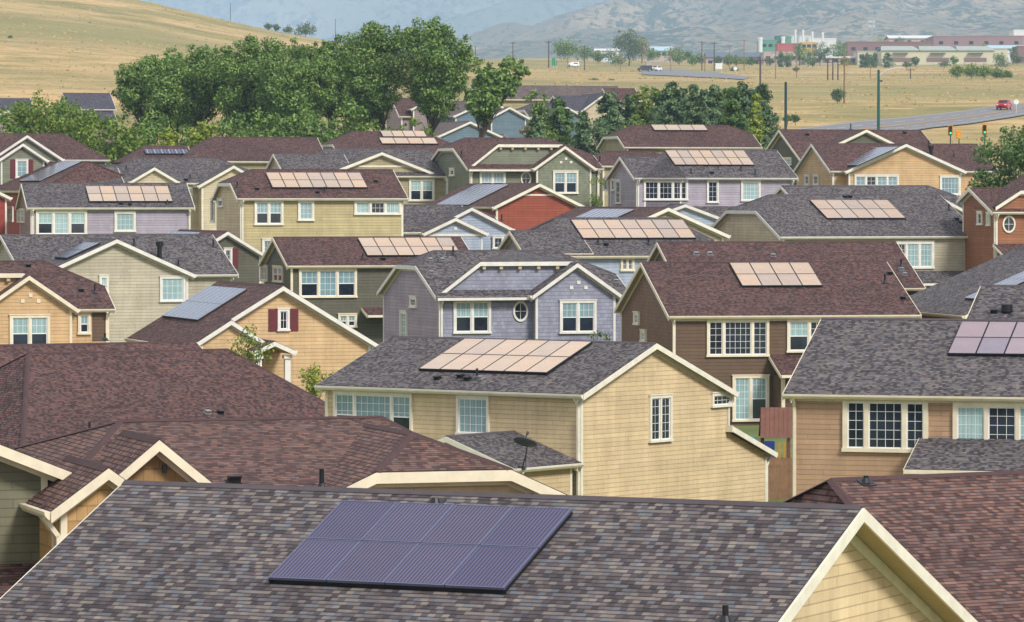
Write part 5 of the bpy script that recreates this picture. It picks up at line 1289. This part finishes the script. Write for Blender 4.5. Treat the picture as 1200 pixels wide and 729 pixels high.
# ------------------------------------------------------------------ vehicles
M['tyre'] = plain('tyre', rgb(28, 28, 30), .8); M['cargl'] = plain('car glass', rgb(40, 48, 56), .08); M['redp'] = plain('red car paint', rgb(190, 24, 34), .25, wear=0); M['whitep'] = plain('white car paint', rgb(226, 228, 230), .25, wear=0); M['darkp'] = plain('dark car paint', rgb(52, 52, 60), .3, wear=0); M['lamp'] = plain('headlight glass', rgb(226, 230, 236), .1, .3)
def car(label, px, py, rz, mat, name='parked_car', cat='car', van=False):
    P = ghit(px, py); e = thing(name, label, cat, (P.x, P.y, zg(P.x, P.y) + .2), math.radians(rz))
    L, Wd = (2.25, .92); hz = 1.0; prof = [(-L, .45), (-L, .85), (-L + .1, .98), (-L + 1.2, 1.08), (-.55, 1.62), (1.5, 1.66), (2.0, 1.15), (L, 1.05), (L, .45), (1.75, .28), (-1.75, .28)]
    if van: prof = [(-L, .45), (-L, 1.0), (-L + .5, 1.15), (-L + 1.1, 1.85), (L - .1, 1.9), (L, .5), (1.75, .28), (-1.75, .28)]
    m = MB(); m.loft([(x, -Wd * (1 if z < 1.15 else .82), z) for x, z in prof], [(x, Wd * (1 if z < 1.15 else .82), z) for x, z in prof]); b = m.build('body', M[mat], e)
    bv = b.modifiers.new('bevel', 'BEVEL'); bv.width = .07; bv.segments = 2
    m = MB(); m.hexa([(-1.05, -.7, 1.13), (-1.05, .7, 1.13), (-1.0, .7, 1.12), (-1.0, -.7, 1.12), (-.62, -.66, 1.56), (-.62, .66, 1.56), (-.5, .66, 1.55), (-.5, -.66, 1.55)]); m.build('windscreen', M['cargl'], e)
    for sy in (-1, 1):
        m = MB(); y0, y1 = sy * .80, sy * .90; m.hexa([(-.7, y0, 1.15), (1.6, y0, 1.15), (1.6, y1, 1.15), (-.7, y1, 1.15), (-.35, y0 * .95, 1.52), (1.35, y0 * .95, 1.52), (1.35, sy * .80, 1.52), (-.35, sy * .80, 1.52)]); m.build('side_window', M['cargl'], e)
        m = MB(); m.box(-L - .02, -L + .05, min(sy * .85, sy * .5), max(sy * .85, sy * .5), .72, .88); m.build('headlight', M['lamp'], e)
        for x in (-1.4, 1.4):
            m = MB(); m.tube((x, sy * .74, .33), (x, sy * .95, .33), .33, .33, 16); w = m.build('wheel', M['tyre'], e); m = MB(); m.tube((x, sy * .95, .33), (x, sy * .965, .33), .19, .19, 12); m.build('rim', M['alu'], w)
    m = MB(); m.box(-L - .03, -L - .001, -.45, .45, .5, .66); m.build('grille', M['black'], e)
car('red car driving towards us on the road at right', 1176.5, 130, 72, 'redp', 'moving_car')
car('white car on the far road in front of the trees', 769, 84, 60, 'whitep', 'distant_car')
car('dark van beside the white car on the far road', 755.5, 84.5, 10, 'darkp', 'distant_van', 'van', True)
car('small white van at the far left of the tree line', 672, 79, 40, 'whitep', 'distant_van', 'van', True)
car('white van parked before the long slate building', 867, 75, 10, 'whitep', 'distant_van', 'van', True)

# ------------------------------------------------------------------ far works and halls
for k, c in (('wcream', (206, 200, 172)), ('wmauve', (146, 122, 126)), ('wbrick', (134, 104, 104)), ('wwhite', (222, 224, 224)), ('wgreen', (96, 150, 128)), ('wteal', (66, 116, 120)), ('wred', (178, 92, 92)), ('wyellow', (214, 182, 120)), ('wpink', (190, 172, 166)), ('rslate', (92, 104, 120)), ('rsage', (168, 176, 166)), ('rblue', (176, 206, 220)), ('wdark', (70, 66, 74))): M[k] = plain('works ' + k, rgb(*c), .7, wear=.12)
def hall(label, px0, px1, py0, py1, Y, depth, wm, rm=None, pitch=0, wins=0, winrow=.55, name='industrial_hall', bays=1, cat='building', dk='wdark', doors=0):
    a, b = at_y(px0, py0, Y), at_y(px1, py1, Y); X0, X1 = a.x, b.x; zb = b.z; H = a.z - zb; Wd = X1 - X0
    zb0 = min(zb, zg((X0 + X1) / 2, Y)) - zb
    e = thing(name, label, cat, ((X0 + X1) / 2, Y, zb), 0); w = Wd / 2
    hw = H * (1 - pitch); m = MB(); m.box(-w, w, 0, depth, zb0 - 1, hw); m.build('wall', M[wm], e)
    m = MB()
    if pitch:
        bw = Wd / bays
        for i in range(bays):
            x0 = -w + i * bw; x1 = x0 + bw
            for y0, y1, z0, z1 in ((-.6, depth / 2, hw - .1, H), (depth + .6, depth / 2, hw - .1, H)):
                ins = bw * .08 if bays > 1 else 0
                m.loft([(x0 - .4 * (i == 0), y0, z0), (x1 + .4, y0, z0), (x1 - ins, y1, z1), (x0 + ins, y1, z1)], [(x0 - .4 * (i == 0), y0, z0 + .35), (x1 + .4, y0, z0 + .35), (x1 - ins, y1, z1 + .35), (x0 + ins, y1, z1 + .35)])
    else: m.box(-w - .15, w + .15, -.15, depth + .15, hw + .002, hw + .5)
    m.build('roof', M[rm or wm], e)
    for i in range(wins):
        x = -w + Wd * (i + .5) / wins; m = MB(); m.box(x - .9, x + .9, -.08, -.003, hw * winrow - .7, hw * winrow + .7); m.build('window', M['cargl'], e)
    for i in range(doors):
        x = -w + Wd * (i + .5) / doors; m = MB(); m.box(x - Wd / doors * .30, x + Wd / doors * .30, -.15, -.003, 0, hw * .35); m.build('door', M['wbrick'], e)
        m = MB(); m.box(x - Wd / doors * .2, x + Wd / doors * .2, -1.6, -.003, hw * .72, hw * .78); m.build('canopy', M['rslate'], e)
    return e
hall('long cream hall with three roof bays on the far field', 1033, 1165, 53.5, 72.5, 1700, 30, 'wcream', 'rsage', .30, bays=3, doors=3)
hall('cream annex at the right end of the long cream hall', 1164, 1181, 58, 71, 1710, 20, 'wcream', 'rsage', 0)
hall('low cream shed left of the long cream hall', 1005, 1033, 61, 72, 1720, 20, 'wcream', 'rsage', 0, wins=3)
hall('flat mauve hall behind the long cream hall', 1094, 1200, 43, 56, 1900, 40, 'wmauve', wins=6, winrow=.45)
hall('maroon brick hall left of the flat mauve hall', 993, 1092, 50, 62, 1850, 30, 'wbrick', 'wbrick', 0, wins=7, winrow=.4)
hall('white roofed works behind the halls', 1042, 1136, 41, 54, 2000, 30, 'wpink', 'wwhite', .3, wins=6)
hall('white hall at the right edge', 1161, 1215, 52.5, 68, 1780, 30, 'wwhite', 'rblue', .3)
hall('brick annex at the right edge before the white hall', 1193, 1215, 55, 68, 1740, 20, 'wbrick')
hall('white block on the roofs at the right edge', 1188, 1212, 36, 48, 2000, 20, 'wwhite', name='works_block')
hall('long building with slate roof by the far road', 828, 908, 60.5, 76, 1760, 40, 'wpink', 'rslate', .45, wins=9, winrow=.4)
hall('pinkish works wall right of the slate roof', 895, 945, 62, 75, 1740, 24, 'wpink', 'wpink', 0, wins=5)
hall('long low pinkish hall between the works and the cream hall', 944, 1004, 66, 75, 1730, 24, 'wpink', 'wwhite', .2, wins=6)
hall('green painted works building with teal tower', 892, 914, 48, 60, 1950, 30, 'wgreen', name='works_building', wins=3)
hall('dark teal block beside the green works', 910, 918, 43, 58, 1960, 14, 'wteal', name='works_block')
hall('green block right of the teal block', 917, 927, 44, 56, 1958, 14, 'wgreen', name='works_block')
hall('red banded works wall', 911, 934, 52, 57, 1900, 16, 'wred', name='works_building')
hall('yellow works wall right of the red one', 939, 957, 50.5, 58, 1905, 18, 'wyellow', name='works_building', wins=3)
hall('white works wing with roof stacks', 926, 950, 43, 54, 1965, 20, 'wwhite', name='works_building')
hall('low white works wing running right from the stacks', 950, 980, 46, 55, 1970, 20, 'wwhite', name='works_building')
hall('white building between far trees left', 697, 725, 57, 64, 1850, 20, 'wwhite', 'wwhite', .35)
hall('small white shed under the left far trees', 709, 716, 71, 77, 1750, 10, 'wwhite', 'rblue', .25, name='shed')
hall('building with pale blue roof behind the dark far trees', 761, 789, 54, 68, 1860, 30, 'wpink', 'rblue', .4, wins=4)
hall('small pinkish shed left of the dark van', 757, 764, 73, 79, 1650, 8, 'wpink', name='shed')
for i, (px, p0, p1, r, lb) in enumerate([(891, 46, 56, 1.0, 'white silo at the left end of the green works'), (917.5, 45, 54, .9, 'white silo between the green blocks'), (932, 37, 47, .5, 'left white stack on the works'), (941, 37, 46, .5, 'second white stack on the works'), (952, 39, 48, .5, 'third white stack on the works'), (964, 40, 48, .5, 'right white stack on the works')]):
    P, Q_ = at_y(px, p0, 1948 if i < 2 else 1962), at_y(px, p1, 1948 if i < 2 else 1962); e = thing('silo' if i < 2 else 'chimney_stack', lb, 'silo' if i < 2 else 'chimney', Q_, 0)
    m = MB(); m.tube((0, 0, -2), (0, 0, P.z - Q_.z), r, r, 14); m.build('shaft', M['wwhite'], e); m = MB(); m.tube((0, 0, P.z - Q_.z), (0, 0, P.z - Q_.z + .8), r * 1.25, r * 1.1, 14); m.build('cap', M['wwhite'], e)

# ------------------------------------------------------------------ fence and play set between the houses
s0 = 27.4
fa, fb = at_y(903, 578, F / s0), at_y(930, 578, F / s0)
zf = zg(fa.x, F / s0); e = thing('wooden_fence', 'weathered wooden picket fence behind the yellow house', 'fence', ((fa.x + fb.x) / 2 + .5, F / s0, zf))
m = MB(); x = -2.6; R = random.Random(3)
for sx in (-2.6, -.2, 2.2): m2 = MB(); m2.box(sx - .05, sx + .05, .06, .16, -1.2, 1.75); m2.build('post', M['wood'], e)
for z in (.4, 1.4): m2 = MB(); m2.box(-2.6, 2.3, .02, .06, z - .05, z + .05); m2.build('rail', M['wood'], e)
while x < 2.3:
    hh = 1.78 + R.uniform(-.03, .03); m2 = MB(); m2.loft([(x, -.012, -1.2), (x + .135, -.012, -1.2), (x + .135, -.012, hh - .05), (x + .1, -.012, hh), (x + .035, -.012, hh), (x, -.012, hh - .05)], [(x, .012, -1.2), (x + .135, .012, -1.2), (x + .135, .012, hh - .05), (x + .1, .012, hh), (x + .035, .012, hh), (x, .012, hh - .05)])
    m2.build('picket', M['wood'], e); x += .15
P = at_y(908, 512, F / 26.6); zt = P.z
e = thing('play_set', 'red cedar play set with sloping board roof behind the wooden fence', 'play set', (P.x, F / 26.6, zf))
hr = zt - zf
for sx in (-.55, .6):
    for sy in (-.5, .5): m = MB(); m.box(sx - .05, sx + .05, sy - .05, sy + .05, -1.2, hr + .1); m.build('post', M['redwood'], e)
for k in range(7):
    x = -.68 + k * .2; m = MB(); m.hexa([(x, -.75, hr), (x + .19, -.75, hr), (x + .19, -.72, hr - .01), (x, -.72, hr - .01), (x + .06, 0, hr + 1.3), (x + .25, 0, hr + 1.3), (x + .25, .03, hr + 1.28), (x + .06, .03, hr + 1.28)]); m.build('roof_board', M['redwood'], e)
for k in range(7):
    x = -.68 + k * .2; m = MB(); m.hexa([(x, .78, hr), (x + .19, .78, hr), (x + .19, .75, hr - .01), (x, .75, hr - .01), (x + .06, .06, hr + 1.3), (x + .25, .06, hr + 1.3), (x + .25, .035, hr + 1.28), (x + .06, .035, hr + 1.28)]); m.build('roof_board', M['redwood'], e)
m = MB(); m.box(-.65, .7, -.6, .6, hr - 1.0, hr - .92); m.build('deck', M['redwood'], e)
M['blue'] = plain('blue plastic', rgb(32, 58, 128), .4); M['tealp'] = plain('teal plastic', rgb(30, 160, 180), .4); M['yell'] = plain('yellow plastic', rgb(180, 136, 50), .4)
m = MB(); m.box(-.5, -.05, -.66, -.6, hr - .85, hr - .15); m.build('tarp', M['blue'], e)
m = MB(); m.loft([(-1.35, -.5, hr - .75), (-.8, -.5, hr - .75), (-.9, -.5, hr + .02), (-1.15, -.5, hr + .08)], [(-1.35, -.4, hr - .75), (-.8, -.4, hr - .75), (-.9, -.4, hr + .02), (-1.15, -.4, hr + .08)]); m.build('slide', M['tealp'], e)
for x in (.12, .34): m = MB(); m.box(x, x + .09, -.68, -.62, hr - .9, hr - .2); m.build('hanging_toy', M['yell'], e)
m = MB(); m.box(-.6, .6, -.7, -.64, hr - 1.0, hr - .9); m.build('rail', M['redwood'], e)

# ------------------------------------------------------------------ air
m = MB(); m.box(-6500, 6500, -80, 14800, 3.0, 960); hz = m.build('haze', []); hz['kind'] = 'stuff'; hz.data.materials.clear()
hm = bpy.data.materials.new('haze'); hm.use_nodes = True; nt = hm.node_tree; nt.nodes.remove(nt.nodes['Principled BSDF'])
pv = nt.nodes.new('ShaderNodeVolumePrincipled'); pv.inputs['Color'].default_value = (.56, .77, 1.0, 1); pv.inputs['Density'].default_value = HAZE; pv.inputs['Anisotropy'].default_value = 0.0
nt.links.new(pv.outputs[0], nt.nodes['Material Output'].inputs['Volume']); hz.data.materials.append(hm)

# ------------------------------------------------------------------ camera, sky, sun
cam = bpy.data.cameras.new('camera'); co = bpy.data.objects.new('camera', cam); C.objects.link(co)
cam.sensor_width = 36.0; cam.lens = 36.0 * F / 1200.0; cam.clip_end = 30000; cam.clip_start = 1.0
co.location = CAM; co.rotation_euler = (math.pi / 2 - TH, 0, 0); SC.camera = co
w = bpy.data.worlds.new('World'); SC.world = w; w.use_nodes = True; nt = w.node_tree; bg = nt.nodes['Background']
sky = nt.nodes.new('ShaderNodeTexSky'); sky.sky_type = 'NISHITA'; sky.sun_disc = False
EL, AZ = 40.0, 38.0                      # sun behind the camera to the right
sky.sun_elevation = math.radians(EL); sky.sun_rotation = math.radians(180 - AZ)
tc = nt.nodes.new('ShaderNodeTexCoord'); nz = nt.nodes.new('ShaderNodeTexNoise'); nz.inputs['Scale'].default_value = 2.2; nz.inputs['Detail'].default_value = 6; nz.inputs['Roughness'].default_value = .6
mp = nt.nodes.new('ShaderNodeMapping'); mp.inputs['Scale'].default_value = (1, 1, 2.2); nt.links.new(tc.outputs['Generated'], mp.inputs[0]); nt.links.new(mp.outputs[0], nz.inputs['Vector'])
rp = nt.nodes.new('ShaderNodeValToRGB'); rp.color_ramp.elements[0].position = .36; rp.color_ramp.elements[0].color = (.45, .45, .45, 1); rp.color_ramp.elements[1].position = .62; nt.links.new(nz.outputs['Fac'], rp.inputs[0])
cl = nt.nodes.new('ShaderNodeMix'); cl.data_type = 'RGBA'; nt.links.new(rp.outputs[0], cl.inputs[0]); nt.links.new(sky.outputs[0], cl.inputs[6]); cl.inputs[7].default_value = CLOUD
nt.links.new(cl.outputs[2], bg.inputs[0]); bg.inputs[1].default_value = SKYS
l = bpy.data.lights.new('sun', 'SUN'); l.energy = SUNE; l.angle = math.radians(13); l.color = (1, .96, .91); so = bpy.data.objects.new('sun', l); C.objects.link(so)
so.rotation_euler = (math.radians(90 - EL), 0, math.radians(AZ)); so.location = (60, -60, 120)
vs = SC.view_settings; vs.view_transform = 'Standard'; vs.look = 'None'; vs.exposure = EXPO; vs.gamma = 1.0; vs.use_curve_mapping = False
SC.cycles.volume_bounces = 2; SC.cycles.max_bounces = 6
